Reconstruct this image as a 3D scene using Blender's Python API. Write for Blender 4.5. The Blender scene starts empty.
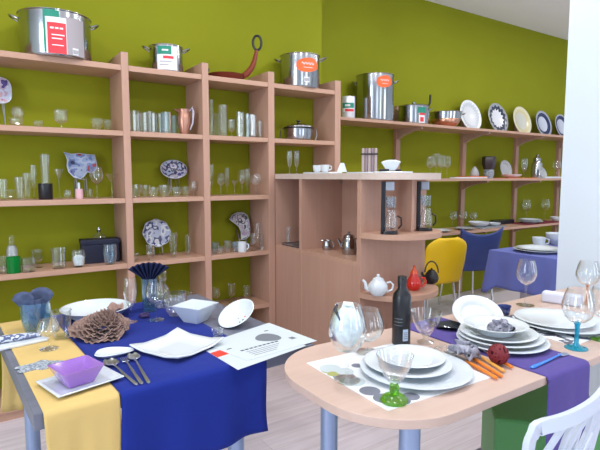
import bpy, bmesh, math, random
from mathutils import Vector, Matrix
R = math.radians
PI = math.pi
rng = random.Random(7)
scene = bpy.context.scene
COL = scene.collection

# ------------------------------------------------------------------ camera model (real metres, walls along X)
F = 500.0
HZ = 177.0
YAW = R(33.7)
PIT = math.atan((225 - HZ) / F)
CH = 1.35
_cy, _sy, _cp, _sp = math.cos(YAW), math.sin(YAW), math.cos(PIT), math.sin(PIT)
FW = Vector((_sy * _cp, _cy * _cp, -_sp))
RT = Vector((_cy, -_sy, 0))
UP = Vector((_sy * _sp, _cy * _sp, _cp))
EYE = Vector((0, 0, CH))


def ray(x, y):
    return FW + RT * ((x - 300) / F) + UP * ((225 - y) / F)


def on_z(x, y, z):
    d = ray(x, y)
    return EYE + d * ((z - CH) / d.z)


def on_y(x, y, Y):
    d = ray(x, y)
    return EYE + d * (Y / d.y)


def x_at(px, Y, Z):
    """world X at depth Y and height Z that stands in picture column px"""
    a = (px - 300) / F
    # (P.RT) = a * (P.FW)
    k = RT - FW * a
    return -(k.y * Y + k.z * (Z - CH)) / k.x


def mpp(x, y, z):
    return (Vector((x, y, z)) - EYE).dot(FW) / F


def face(x, y):
    """rotation that turns local -Y towards the viewer's side of the shop"""
    return math.atan2(-y, -x) + PI / 2


# ------------------------------------------------------------------ materials
MATS = {}


def pmat(name, col, rough=0.5, metal=0.0, spec=0.5, noise=0.0, nscale=20.0, trans=0.0, emit=None, sheen=0.0, coat=0.0, bump=0.0, bscale=60.0):
    m = bpy.data.materials.new(name)
    m.use_nodes = True
    nt = m.node_tree
    b = nt.nodes['Principled BSDF']
    b.inputs['Base Color'].default_value = (*col, 1)
    b.inputs['Roughness'].default_value = rough
    b.inputs['Metallic'].default_value = metal
    b.inputs['Specular IOR Level'].default_value = spec
    if sheen:
        b.inputs['Sheen Weight'].default_value = sheen
    if coat:
        b.inputs['Coat Weight'].default_value = coat
    if trans:
        b.inputs['Transmission Weight'].default_value = trans
    tc = nt.nodes.new('ShaderNodeTexCoord')
    if noise:
        n = nt.nodes.new('ShaderNodeTexNoise')
        n.inputs['Scale'].default_value = nscale
        n.inputs['Detail'].default_value = 4
        nt.links.new(tc.outputs['Object'], n.inputs['Vector'])
        r = nt.nodes.new('ShaderNodeValToRGB')
        r.color_ramp.elements[0].position = 0.3
        r.color_ramp.elements[1].position = 0.7
        r.color_ramp.elements[0].color = (*[c * (1 - noise) for c in col], 1)
        r.color_ramp.elements[1].color = (*[min(1, c * (1 + noise)) for c in col], 1)
        nt.links.new(n.outputs['Fac'], r.inputs['Fac'])
        nt.links.new(r.outputs['Color'], b.inputs['Base Color'])
    if bump:
        n = nt.nodes.new('ShaderNodeTexNoise')
        n.inputs['Scale'].default_value = bscale
        nt.links.new(tc.outputs['Object'], n.inputs['Vector'])
        bp = nt.nodes.new('ShaderNodeBump')
        bp.inputs['Strength'].default_value = bump
        bp.inputs['Distance'].default_value = 0.01
        nt.links.new(n.outputs['Fac'], bp.inputs['Height'])
        nt.links.new(bp.outputs['Normal'], b.inputs['Normal'])
    MATS[name] = m
    return m


def wood(name, c1, c2, rough=0.45, axis='X', scale=1.0):
    m = pmat(name, c1, rough, spec=0.4)
    nt = m.node_tree
    b = nt.nodes['Principled BSDF']
    tc = nt.nodes.new('ShaderNodeTexCoord')
    mp = nt.nodes.new('ShaderNodeMapping')
    s = {'X': (1.2, 22, 22), 'Z': (22, 22, 1.2), 'Y': (22, 1.2, 22)}[axis]
    mp.inputs['Scale'].default_value = [v * scale for v in s]
    n = nt.nodes.new('ShaderNodeTexNoise')
    n.inputs['Scale'].default_value = 2.0
    n.inputs['Detail'].default_value = 5
    n.inputs['Distortion'].default_value = 0.6
    r = nt.nodes.new('ShaderNodeValToRGB')
    r.color_ramp.elements[0].position = 0.35
    r.color_ramp.elements[1].position = 0.7
    r.color_ramp.elements[0].color = (*c1, 1)
    r.color_ramp.elements[1].color = (*c2, 1)
    L = nt.links.new
    L(tc.outputs['Object'], mp.inputs['Vector'])
    L(mp.outputs['Vector'], n.inputs['Vector'])
    L(n.outputs['Fac'], r.inputs['Fac'])
    L(r.outputs['Color'], b.inputs['Base Color'])
    return m


def glass(name, tint=(0.95, 0.97, 0.97), edge=0.62, base=0.05, body=0.0, bodycol=(0.8, 0.9, 0.95), power=3.0):
    """thin blown glass: see-through face on, mirror-like where it turns away"""
    m = bpy.data.materials.new(name)
    m.use_nodes = True
    nt = m.node_tree
    for n in list(nt.nodes):
        nt.nodes.remove(n)
    L = nt.links.new
    out = nt.nodes.new('ShaderNodeOutputMaterial')
    lw = nt.nodes.new('ShaderNodeLayerWeight')
    lw.inputs['Blend'].default_value = 0.5
    pw = nt.nodes.new('ShaderNodeMath')
    pw.operation = 'POWER'
    pw.inputs[1].default_value = power
    ml = nt.nodes.new('ShaderNodeMath')
    ml.operation = 'MULTIPLY_ADD'
    ml.inputs[1].default_value = edge
    ml.inputs[2].default_value = base
    tr = nt.nodes.new('ShaderNodeBsdfTransparent')
    tr.inputs['Color'].default_value = (*tint, 1)
    gl = nt.nodes.new('ShaderNodeBsdfGlossy')
    gl.inputs['Roughness'].default_value = 0.05
    gl.inputs['Color'].default_value = (1, 1, 1, 1)
    mx = nt.nodes.new('ShaderNodeMixShader')
    L(lw.outputs['Facing'], pw.inputs[0])
    L(pw.outputs[0], ml.inputs[0])
    L(ml.outputs[0], mx.inputs['Fac'])
    last = tr.outputs[0]
    if body:
        df = nt.nodes.new('ShaderNodeBsdfDiffuse')
        df.inputs['Color'].default_value = (*bodycol, 1)
        m2 = nt.nodes.new('ShaderNodeMixShader')
        m2.inputs['Fac'].default_value = body
        L(tr.outputs[0], m2.inputs[1])
        L(df.outputs[0], m2.inputs[2])
        last = m2.outputs[0]
    L(last, mx.inputs[1])
    L(gl.outputs[0], mx.inputs[2])
    L(mx.outputs[0], out.inputs['Surface'])
    MATS[name] = m
    return m


def pattern(name, kind, cols, scale=20.0, rough=0.25):
    """glazed pattern: voronoi or noise cells through a stepped ramp of glaze colours"""
    m = pmat(name, cols[0], rough)
    nt = m.node_tree
    b = nt.nodes['Principled BSDF']
    tc = nt.nodes.new('ShaderNodeTexCoord')
    if kind == 'voronoi':
        t = nt.nodes.new('ShaderNodeTexVoronoi')
        src = t.outputs['Color']
    else:
        t = nt.nodes.new('ShaderNodeTexNoise')
        t.inputs['Detail'].default_value = 2
        src = t.outputs['Fac']
    t.inputs['Scale'].default_value = scale
    nt.links.new(tc.outputs['Object'], t.inputs['Vector'])
    r = nt.nodes.new('ShaderNodeValToRGB')
    r.color_ramp.interpolation = 'CONSTANT'
    els = r.color_ramp.elements
    n = len(cols)
    lo, hi = (0.0, 1.0) if kind == 'voronoi' else (0.3, 0.7)
    els[0].position = 0
    els[0].color = (*cols[0], 1)
    els[1].position = lo + (hi - lo) / n
    els[1].color = (*cols[1], 1)
    for i in range(2, n):
        e = els.new(lo + (hi - lo) * i / n)
        e.color = (*cols[i], 1)
    nt.links.new(src, r.inputs['Fac'])
    nt.links.new(r.outputs['Color'], b.inputs['Base Color'])
    return m


def ringed(name, stops, rough=0.2, wave=0):
    """round plate glaze: colour by distance from the plate's own axis; stops = [(radius, colour)...]"""
    m = pmat(name, stops[0][1], rough)
    nt = m.node_tree
    L = nt.links.new
    b = nt.nodes['Principled BSDF']
    tc = nt.nodes.new('ShaderNodeTexCoord')
    sx = nt.nodes.new('ShaderNodeSeparateXYZ')
    L(tc.outputs['Object'], sx.inputs[0])
    cx = nt.nodes.new('ShaderNodeCombineXYZ')
    L(sx.outputs['X'], cx.inputs['X'])
    L(sx.outputs['Y'], cx.inputs['Y'])
    ln = nt.nodes.new('ShaderNodeVectorMath')
    ln.operation = 'LENGTH'
    L(cx.outputs[0], ln.inputs[0])
    mul = nt.nodes.new('ShaderNodeMath')
    mul.operation = 'MULTIPLY'
    mul.inputs[1].default_value = 5.0     # 0.2 m = 1
    L(ln.outputs['Value'], mul.inputs[0])
    src = mul.outputs[0]
    if wave:
        at = nt.nodes.new('ShaderNodeMath')
        at.operation = 'ARCTAN2'
        L(sx.outputs['Y'], at.inputs[0])
        L(sx.outputs['X'], at.inputs[1])
        k = nt.nodes.new('ShaderNodeMath')
        k.operation = 'MULTIPLY'
        k.inputs[1].default_value = wave
        L(at.outputs[0], k.inputs[0])
        s = nt.nodes.new('ShaderNodeMath')
        s.operation = 'SINE'
        L(k.outputs[0], s.inputs[0])
        a = nt.nodes.new('ShaderNodeMath')
        a.operation = 'MULTIPLY_ADD'
        a.inputs[1].default_value = 0.05
        L(s.outputs[0], a.inputs[0])
        L(src, a.inputs[2])
        src = a.outputs[0]
    r = nt.nodes.new('ShaderNodeValToRGB')
    r.color_ramp.interpolation = 'CONSTANT'
    els = r.color_ramp.elements
    els[0].position = 0
    els[0].color = (*stops[0][1], 1)
    els[1].position = min(1, stops[1][0] * 5)
    els[1].color = (*stops[1][1], 1)
    for rr, c in stops[2:]:
        e = els.new(min(1, rr * 5))
        e.color = (*c, 1)
    L(src, r.inputs['Fac'])
    L(r.outputs['Color'], b.inputs['Base Color'])
    return m


# palette
WOOD = wood('beech_laminate', (0.525, 0.308, 0.217), (0.555, 0.333, 0.24), axis='X')
WOODV = wood('beech_laminate_upright', (0.505, 0.295, 0.215), (0.535, 0.318, 0.238), axis='Z')
TABLEW = wood('peach_table_laminate', (0.61, 0.44, 0.365), (0.64, 0.47, 0.395), axis='X', rough=0.35)
GREEN = pmat('lime_green_paint', (0.275, 0.29, 0.010), 0.75, spec=0.2, noise=0.04, nscale=1.5)
WHITEP = pmat('white_paint', (0.76, 0.85, 0.93), 0.7, spec=0.2)
CEILP = pmat('ceiling_paint', (0.96, 0.93, 0.93), 0.85, spec=0.1)
GREYTOP = wood('grey_blue_laminate', (0.15, 0.16, 0.21), (0.18, 0.19, 0.25), rough=0.4)
LEGBLUE = pmat('blue_grey_metal', (0.33, 0.42, 0.62), 0.35, metal=0.55)
STEEL = pmat('polished_steel', (0.46, 0.47, 0.49), 0.17, metal=1.0)
STEELD = pmat('dark_steel', (0.35, 0.36, 0.38), 0.3, metal=1.0)
CUTL = pmat('cutlery_steel', (0.60, 0.64, 0.76), 0.32, metal=1.0)
CHROME = pmat('chrome_tube', (0.75, 0.76, 0.78), 0.15, metal=1.0)
COPPER = pmat('copper', (0.72, 0.36, 0.24), 0.25, metal=1.0)
BLACKP = pmat('black_plastic', (0.012, 0.012, 0.014), 0.35)
BLACKG = pmat('black_gloss', (0.008, 0.009, 0.014), 0.3, coat=0.15)
NAVYBOX = pmat('navy_card', (0.008, 0.010, 0.035), 0.5)
PORC = pmat('white_porcelain', (0.72, 0.77, 0.81), 0.12, coat=0.3)
PORCB = pmat('cool_white_porcelain', (0.68, 0.74, 0.80), 0.12, coat=0.3)
PORCG = pmat('grey_porcelain', (0.42, 0.43, 0.44), 0.3)
CREAM = pmat('cream_porcelain', (0.80, 0.74, 0.52), 0.2)
TERRA = pmat('terracotta_enamel', (0.24, 0.042, 0.022), 0.35)
REDEN = pmat('red_enamel', (0.62, 0.02, 0.012), 0.15, coat=0.5)
ORANGE = pmat('orange_gloss', (0.95, 0.22, 0.04), 0.3)
ORANGEH = pmat('orange_handle', (0.90, 0.25, 0.03), 0.3)
AMBERH = pmat('amber_handle', (0.85, 0.42, 0.09), 0.3)
BLUEH = pmat('blue_handle', (0.05, 0.22, 0.72), 0.25)
IRON = pmat('cast_iron', (0.015, 0.015, 0.018), 0.45)
BLUECL = pmat('royal_blue_cloth', (0.012, 0.027, 0.235), 0.85, spec=0.15, sheen=0.05, bump=0.15, bscale=25)
YELCL = pmat('yellow_cloth', (0.68, 0.48, 0.18), 0.9, spec=0.1, sheen=0.05, bump=0.12, bscale=25)
PURCL = pmat('violet_cloth', (0.105, 0.075, 0.30), 0.9, spec=0.1, sheen=0.1, bump=0.15, bscale=25)
LILCL = pmat('lilac_cloth', (0.150, 0.180, 0.50), 0.9, spec=0.1, sheen=0.1, bump=0.15, bscale=15)
NAVYCL = pmat('navy_napkin', (0.012, 0.018, 0.065), 0.8, spec=0.2)
SLATECL = pmat('slate_blue_napkin', (0.065, 0.085, 0.16), 0.8, noise=0.35, nscale=40)
TULLEW = pmat('white_tulle', (0.78, 0.88, 0.95), 0.8, noise=0.15, nscale=60)
TULLEG = pmat('grey_tulle', (0.33, 0.33, 0.40), 0.9, noise=0.4, nscale=60)
BROWNFL = pmat('brown_organza', (0.30, 0.185, 0.15), 0.8, noise=0.3, nscale=40, sheen=0.3)
PURGLS = pmat('purple_glass_bowl', (0.36, 0.17, 0.58), 0.12, coat=0.5)
REDBALL = pmat('dark_red_wicker', (0.20, 0.015, 0.025), 0.6)
GREENPL = pmat('green_upholstery', (0.10, 0.34, 0.10), 0.5)
YELPL = pmat('yellow_plastic', (0.86, 0.54, 0.0), 0.45)
BLUEPL = pmat('slate_blue_plastic', (0.045, 0.072, 0.25), 0.45)
WHITEPL = pmat('white_plastic', (0.66, 0.72, 0.84), 0.3)
PAPER = pmat('paper', (0.60, 0.66, 0.70), 0.6)
INKG = pmat('grey_ink', (0.17, 0.19, 0.22), 0.7)
INKD = pmat('dark_ink', (0.05, 0.055, 0.08), 0.7)
INKR = pmat('red_ink', (0.75, 0.05, 0.03), 0.6)
INKT = pmat('teal_ink', (0.01, 0.26, 0.17), 0.5)
INKRED = pmat('label_red', (0.78, 0.045, 0.06), 0.5)
INKW = pmat('label_white', (0.82, 0.82, 0.84), 0.5)
INKGR = pmat('label_grey', (0.40, 0.36, 0.38), 0.5)
INKO = pmat('label_orange', (0.95, 0.15, 0.03), 0.5)
INKPALE = pmat('label_pale_blue', (0.45, 0.55, 0.72), 0.5)
TAUPE = pmat('taupe_wax', (0.46, 0.36, 0.36), 0.5)
TAUPED = pmat('dark_taupe_wax', (0.30, 0.22, 0.25), 0.5)
PINKGL = pmat('pink_glass', (0.75, 0.45, 0.50), 0.15)
GREENGL = glass('green_glass', (0.02, 0.50, 0.12), 0.4, 0.04, body=0.4, bodycol=(0.01, 0.40, 0.07))
LIMEGL = glass('lime_glass', (0.42, 0.72, 0.12), 0.5, 0.06, body=0.25, bodycol=(0.25, 0.6, 0.04))
PALELIME = glass('pale_lime_glass', (0.72, 0.85, 0.45), 0.5, 0.06)
TURQGL = glass('turquoise_glass', (0.02, 0.62, 0.78), 0.4, 0.06, body=0.5, bodycol=(0.0, 0.45, 0.65))
AMBGL = glass('amber_glass', (0.95, 0.55, 0.25), 0.4, 0.06, body=0.35, bodycol=(0.9, 0.45, 0.15))
CLEAR = glass('clear_glass', (0.97, 0.98, 0.98), 1.0, 0.045, power=2.2)
MILKY = glass('frosty_glass', (0.97, 0.98, 0.98), 1.0, 0.05, body=0.012, bodycol=(0.9, 0.95, 1.0), power=2.2)
BLUEGL = glass('pale_blue_glass', (0.90, 0.95, 0.98), 0.95, 0.05, body=0.025, bodycol=(0.5, 0.72, 0.92), power=2.4)
BLUEWG = glass('blue_water_glass', (0.60, 0.80, 0.95), 0.7, 0.07, body=0.08, bodycol=(0.45, 0.75, 0.98), power=2.2)
DEEPBL = glass('deep_blue_glass', (0.22, 0.30, 0.62), 0.6, 0.06, body=0.25, bodycol=(0.08, 0.14, 0.45), power=2.2)
COPGL = pmat('copper_lustre', (0.55, 0.28, 0.20), 0.25, metal=0.7)
PAT_BLUE = pattern('blue_white_glaze', 'noise', [(0.80, 0.84, 0.92), (0.06, 0.07, 0.20), (0.55, 0.62, 0.80), (0.85, 0.88, 0.93), (0.20, 0.24, 0.45)], 14)
PAT_PINK = pattern('pink_blue_glaze', 'noise', [(0.08, 0.06, 0.22), (0.50, 0.38, 0.48), (0.55, 0.60, 0.74), (0.62, 0.40, 0.44), (0.13, 0.13, 0.33)], 18)
PAT_FISH = pattern('sea_glaze', 'noise', [(0.05, 0.06, 0.12), (0.14, 0.20, 0.42), (0.32, 0.42, 0.66), (0.48, 0.56, 0.72), (0.20, 0.28, 0.55), (0.42, 0.05, 0.05)], 13)
PAT_DARK = pattern('dark_floral_glaze', 'noise', [(0.02, 0.02, 0.06), (0.45, 0.50, 0.66), (0.03, 0.03, 0.10), (0.60, 0.55, 0.66), (0.10, 0.12, 0.30)], 17)
PAT_CREAM = pattern('lilac_cream_glaze', 'noise', [(0.62, 0.58, 0.62), (0.10, 0.10, 0.12), (0.60, 0.62, 0.66), (0.48, 0.36, 0.50), (0.66, 0.64, 0.60)], 22)
PAT_GREY = pattern('grey_motif', 'noise', [(0.55, 0.58, 0.62), (0.22, 0.26, 0.32), (0.40, 0.45, 0.52), (0.15, 0.18, 0.24)], 45, rough=0.7)
PAT_NAP = pattern('blue_motif_napkin', 'noise', [(0.70, 0.74, 0.82), (0.10, 0.13, 0.26), (0.55, 0.60, 0.72), (0.16, 0.19, 0.34)], 30, rough=0.8)
RIM_WHITE = ringed('ribbed_white_glaze', [(0, (0.84, 0.86, 0.88)), (0.110, (0.66, 0.70, 0.74)), (0.150, (0.86, 0.88, 0.9))], wave=24)
RIM_DARK = ringed('dark_floral_rim_glaze', [(0, (0.84, 0.86, 0.9)), (0.106, (0.05, 0.055, 0.09)), (0.148, (0.35, 0.38, 0.42))], wave=14)
RIM_CREAM = ringed('cream_rim_glaze', [(0, (0.66, 0.66, 0.58)), (0.105, (0.70, 0.63, 0.36)), (0.145, (0.78, 0.74, 0.52))])
RIM_NAVY = ringed('navy_rim_glaze', [(0, (0.62, 0.66, 0.78)), (0.098, (0.035, 0.045, 0.12)), (0.142, (0.40, 0.42, 0.5))])

# ------------------------------------------------------------------ mesh builder


class MB:
    def __init__(s):
        s.v, s.f, s.m = [], [], []

    def add(s, verts, faces, mi=0, M=None):
        o = len(s.v)
        s.v += [tuple(M @ Vector(p)) if M else tuple(p) for p in verts]
        for k, f in enumerate(faces):
            s.f.append([o + i for i in f])
            s.m.append(mi[k] if isinstance(mi, list) else mi)
        return s

    def box(s, x0, x1, y0, y1, z0, z1, mi=0, M=None):
        v = [(x0, y0, z0), (x1, y0, z0), (x1, y1, z0), (x0, y1, z0), (x0, y0, z1), (x1, y0, z1), (x1, y1, z1), (x0, y1, z1)]
        f = [(3, 2, 1, 0), (4, 5, 6, 7), (0, 1, 5, 4), (1, 2, 6, 5), (2, 3, 7, 6), (3, 0, 4, 7)]
        return s.add(v, f, mi, M)

    def lathe(s, prof, n=24, mi=0, M=None, sx=1.0, sy=1.0):
        v, f = [], []
        rings = []
        for r, z in prof:
            if r < 1e-6:
                rings.append([len(v)])
                v.append((0, 0, z))
            else:
                rings.append(list(range(len(v), len(v) + n)))
                for k in range(n):
                    a = 2 * PI * k / n
                    v.append((r * sx * math.cos(a), r * sy * math.sin(a), z))
        for a, b in zip(rings, rings[1:]):
            for k in range(n):
                k2 = (k + 1) % n
                if len(a) == 1 and len(b) == 1:
                    continue
                if len(a) == 1:
                    f.append((a[0], b[k2], b[k]))
                elif len(b) == 1:
                    f.append((a[k], a[k2], b[0]))
                else:
                    f.append((a[k], a[k2], b[k2], b[k]))
        return s.add(v, f, mi, M)

    def tube(s, pts, r, n=8, mi=0, M=None, closed=False, flat=1.0):
        pts = [Vector(p) for p in pts]
        N = len(pts)
        rad = r if isinstance(r, (list, tuple)) else [r] * N
        v, f = [], []
        up = Vector((0, 0, 1))
        t0 = (pts[1] - pts[0]).normalized()
        nrm = up.cross(t0)
        if nrm.length < 0.05:
            nrm = Vector((1, 0, 0))
        nrm.normalize()
        for i in range(N):
            if closed:
                t = pts[(i + 1) % N] - pts[i - 1]
            else:
                t = pts[min(i + 1, N - 1)] - pts[max(i - 1, 0)]
            t.normalize()
            nrm = (nrm - t * nrm.dot(t)).normalized()
            b = t.cross(nrm)
            for k in range(n):
                a = 2 * PI * k / n
                v.append(pts[i] + (nrm * math.cos(a) + b * (math.sin(a) * flat)) * rad[i])
        segs = N if closed else N - 1
        for i in range(segs):
            j = (i + 1) % N
            for k in range(n):
                k2 = (k + 1) % n
                f.append((i * n + k, i * n + k2, j * n + k2, j * n + k))
        if not closed:
            f.append(tuple(reversed(range(n))))
            f.append(tuple(range((N - 1) * n, N * n)))
        return s.add(v, f, mi, M)

    def prism(s, poly, z0, z1, mi=0, M=None):
        n = len(poly)
        v = [(x, y, z0) for x, y in poly] + [(x, y, z1) for x, y in poly]
        f = [tuple(reversed(range(n))), tuple(range(n, 2 * n))]
        f += [(i, (i + 1) % n, n + (i + 1) % n, n + i) for i in range(n)]
        return s.add(v, f, mi, M)

    def grid(s, fn, nu, nv, mi=0, M=None, wrap=False, pick=None):
        v, f, mm = [], [], []
        cu = nu if wrap else nu + 1
        for j in range(nv + 1):
            for i in range(cu):
                v.append(fn(i / nu, j / nv))
        for j in range(nv):
            for i in range(nu):
                i2 = (i + 1) % cu
                k = mi
                if pick:
                    k = pick((i + .5) / nu, (j + .5) / nv)
                    if k is None:
                        continue
                f.append((j * cu + i, j * cu + i2, (j + 1) * cu + i2, (j + 1) * cu + i))
                mm.append(k)
        o = len(s.v)
        s.v += [tuple(M @ Vector(p)) if M else tuple(p) for p in v]
        s.f += [[o + i for i in q] for q in f]
        s.m += mm
        return s

    def build(s, name, mats, parent=None, smooth=40, solid=0.0, bev=0.0, offs=1.0, sub=0):
        me = bpy.data.meshes.new(name)
        me.from_pydata(s.v, [], s.f)
        if not isinstance(mats, (list, tuple)):
            mats = [mats]
        for m in mats:
            me.materials.append(m)
        me.polygons.foreach_set('material_index', s.m)
        bm = bmesh.new()
        bm.from_mesh(me)
        bmesh.ops.recalc_face_normals(bm, faces=bm.faces)
        bm.to_mesh(me)
        bm.free()
        if smooth:
            me.polygons.foreach_set('use_smooth', [True] * len(me.polygons))
            me.set_sharp_from_angle(angle=R(smooth))
        me.update()
        o = bpy.data.objects.new(name, me)
        COL.objects.link(o)
        if parent:
            o.parent = parent
        if sub:
            m = o.modifiers.new('sub', 'SUBSURF')
            m.levels = sub
            m.render_levels = sub
        if solid:
            m = o.modifiers.new('solid', 'SOLIDIFY')
            m.thickness = solid
            m.offset = offs
        if bev:
            m = o.modifiers.new('bevel', 'BEVEL')
            m.width = bev
            m.segments = 2
            m.limit_method = 'ANGLE'
        return o


def tag(o, label, cat, group=None):
    o['label'] = label
    o['category'] = cat
    if group:
        o['group'] = group
    return o


def thing(name, label, cat, loc=(0, 0, 0), rz=0.0, group=None, rot=None):
    o = bpy.data.objects.new(name, None)
    COL.objects.link(o)
    o.empty_display_size = 0.03
    o.location = loc
    o.rotation_euler = rot if rot else (0, 0, rz)
    return tag(o, label, cat, group)


def solo(name, mb, mat, label, cat, loc=(0, 0, 0), rz=0.0, group=None, rot=None, **k):
    o = mb.build(name, mat, None, **k)
    o.location = loc
    o.rotation_euler = rot if rot else (0, 0, rz)
    return tag(o, label, cat, group)


def settle(o, z):
    """lower or raise a thing so that its lowest point touches height z"""
    M = o.rotation_euler.to_matrix()
    lo = 1e9
    obs = [o] + list(o.children) + [g for c in o.children for g in c.children]
    for q in obs:
        if q.type == 'MESH':
            for v in q.data.vertices:
                lo = min(lo, (M @ v.co).z)
    o.location.z = z - lo


def struct(name, mb, mat, **k):
    o = mb.build(name, mat, None, smooth=0, **k)
    o['kind'] = 'structure'
    return o


def rects_label(parent, name, rects, r, zoff, mats, n=6, cen=0.0):
    """printed wrap on a round body: rects = (x0,x1,z0,z1,mat index,layer) in metres along the arc"""
    mb = MB()
    pr = MB()
    top = max(q[5] for q in rects)
    for x0, x1, z0, z1, mi, ly in rects:
        rr = r + 0.0006 + 0.0006 * ly
        k = max(2, int(abs(x1 - x0) / r / 0.12) + 1)

        def fn(u, v, x0=x0, x1=x1, z0=z0, z1=z1, rr=rr):
            a = cen + (x0 + (x1 - x0) * u) / r
            return (rr * math.sin(a), -rr * math.cos(a), zoff + z0 + (z1 - z0) * v)
        (pr if ly == top and ly > 0 else mb).grid(fn, k, 1, mi)
    base = mb.build(name, mats, parent, smooth=60)
    if pr.v:
        pr.build('print', mats, base, smooth=60)
    return base


def oval_label(parent, name, r, cen, zc, w, h, mats, script=True):
    mb = MB()
    n = 32

    def pt(x, z, ly):
        a = cen + x / r
        rr = r + 0.0008 + ly * 0.0006
        return (rr * math.sin(a), -rr * math.cos(a), zc + z)
    def ov(u, v):
        a = 2 * PI * u
        return pt(w / 2 * math.cos(a) * (1 + .05 * math.cos(3 * a)) * v, h / 2 * math.sin(a) * (1 + .1 * math.sin(2 * a)) * v, 0)
    mb.grid(ov, n, 6, 0, wrap=True)
    base = mb.build(name, mats[0], parent, smooth=60)
    mb = MB()
    if script:
        for (xa, xb, zz, t, am) in ((-.26, .26, .10, .07, .07), (-.18, .20, -.18, .035, .02)):
            m = 20
            vv, ff = [], []
            for i in range(m + 1):
                q = i / m
                x = w * (xa + (xb - xa) * q)
                z = h * (zz + am * math.sin(q * 26))
                vv += [pt(x, z - h * t / 2, 1), pt(x, z + h * t / 2, 1)]
            ff = [(2 * i, 2 * i + 2, 2 * i + 3, 2 * i + 1) for i in range(m)]
            mb.add(vv, ff, 0)
        mb.build('lettering', mats[1], base, smooth=60)
    return base


# ------------------------------------------------------------------ glassware and crockery builders (origin at the base)
BOWLS = {
    'wine': [(0, .10), (.06, .45), (.18, .78), (.35, .97), (.5, 1.0), (.75, .90), (1, .72)],
    'balloon': [(0, .10), (.05, .50), (.18, .82), (.38, 1.0), (.55, 1.0), (.8, .86), (1, .70)],
    'flute': [(0, .15), (.06, .50), (.25, .80), (.55, 1.0), (.8, .98), (1, .88)],
    'martini': [(0, .08), (.1, .18), (.5, .58), (1, 1.0)],
    'tulip': [(0, .12), (.08, .6), (.25, .95), (.5, .9), (.8, .9), (1, 1.0)],
}


def bowl_prof(kind, r, z0, z1, t=0.0013):
    P = [(f * r, z0 + (z1 - z0) * q) for q, f in BOWLS[kind]]
    inner = [(max(0.0005, a - t), z0 + (b - z0) * .985 + .0025 if i < len(P) - 1 else b) for i, (a, b) in enumerate(P)]
    return [(0, z0)] + P + list(reversed(inner)) + [(0, inner[0][1])]


def stemglass(loc, h, r, kind, label, group=None, cat='glass', name='wine_glass', stem=.45, foot=.85, mb_=None, ms=None, n=24, rz=0.0, thick=1.0):
    mb_ = mb_ or CLEAR
    ms = ms or mb_
    t = thing(name, label, cat, loc, rz, group)
    rs = max(0.003, r * .09) * thick
    zs = h * stem
    rf = r * foot
    MB().lathe([(0, 0), (rf, 0), (rf, .0018), (rf * .5, .004), (rs * 1.6, .008), (0, .008)], n).build('foot', ms, t)
    MB().lathe([(0, .008), (rs * 1.6, .008), (rs, .02), (rs * .9, zs * .6), (rs * 1.1, zs * .92), (rs * 1.5, zs + .001), (0, zs + .001)], 12).build('stem', ms, t)
    MB().lathe(bowl_prof(kind, r, zs + .001, h), n).build('bowl', mb_, t)
    return t


def tumbler(loc, h, r, label, group=None, cat='glass', name='tumbler', taper=.85, mat=None, base=.012, ribs=24, bulge=0.0):
    mat = mat or CLEAR
    rb = r * taper
    prof = [(0, 0), (rb * .96, 0), (rb, .003)]
    for q in (.25, .5, .75, 1.0):
        prof.append((rb + (r - rb) * q + bulge * r * math.sin(q * PI), h * q))
    top = prof[-1][0]
    t = .0018
    for q in (1.0, .75, .5, .25):
        prof.append((rb + (r - rb) * q + bulge * r * math.sin(q * PI) - t, max(base + .002, h * q - (0 if q == 1 else .001))))
    prof += [(rb - t * 1.3, base), (0, base)]
    mb = MB().lathe(prof, ribs)
    return solo(name, mb, mat, label, cat, loc, 0, group, smooth=40 if ribs > 20 else 18)


def dishbowl(loc, h, r, label, group=None, cat='bowl', name='glass_bowl', mat=None, foot=.5, facets=24):
    mat = mat or CLEAR
    t = .0022
    P = [(0, 0), (r * foot, 0), (r * foot * 1.02, .003), (r * .82, h * .35), (r * .96, h * .7), (r, h)]
    Q = [(r - t, h), (r * .96 - t, h * .7), (r * .82 - t, h * .37), (r * foot * .9, .007), (0, .007)]
    return solo(name, MB().lathe(P + Q, facets), mat, label, cat, loc, 0, group, smooth=40 if facets > 20 else 18)


def plate_prof(r, h=.02, well=.68, t=.004):
    return [(0, 0), (r * .58, 0), (r * .60, .002), (r * well, h * .45), (r * .97, h), (r, h + .001), (r, h + t * .7), (r * .96, h + t), (r * well, h * .45 + t), (r * .60, t + .001), (0, t + .001)]


def plate(loc, r, label, mat, group=None, h=.02, rot=None, name='plate', cat='plate', well=.68, n=48, sx=1.0, sy=1.0, rz=0):
    return solo(name, MB().lathe(plate_prof(r, h, well), n, sx=sx, sy=sy), mat, label, cat, loc, rz, group, rot=rot)


def sheet(pts, nsub=1):
    pass

# ================================================================== THE ROOM
WL_Y = 3.40      # green wall behind the bookcase
WR_Y = 3.76      # green wall behind the wall shelves
CEIL = 3.176
X0, X1, Y0 = -2.8, 8.6, -3.4

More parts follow.
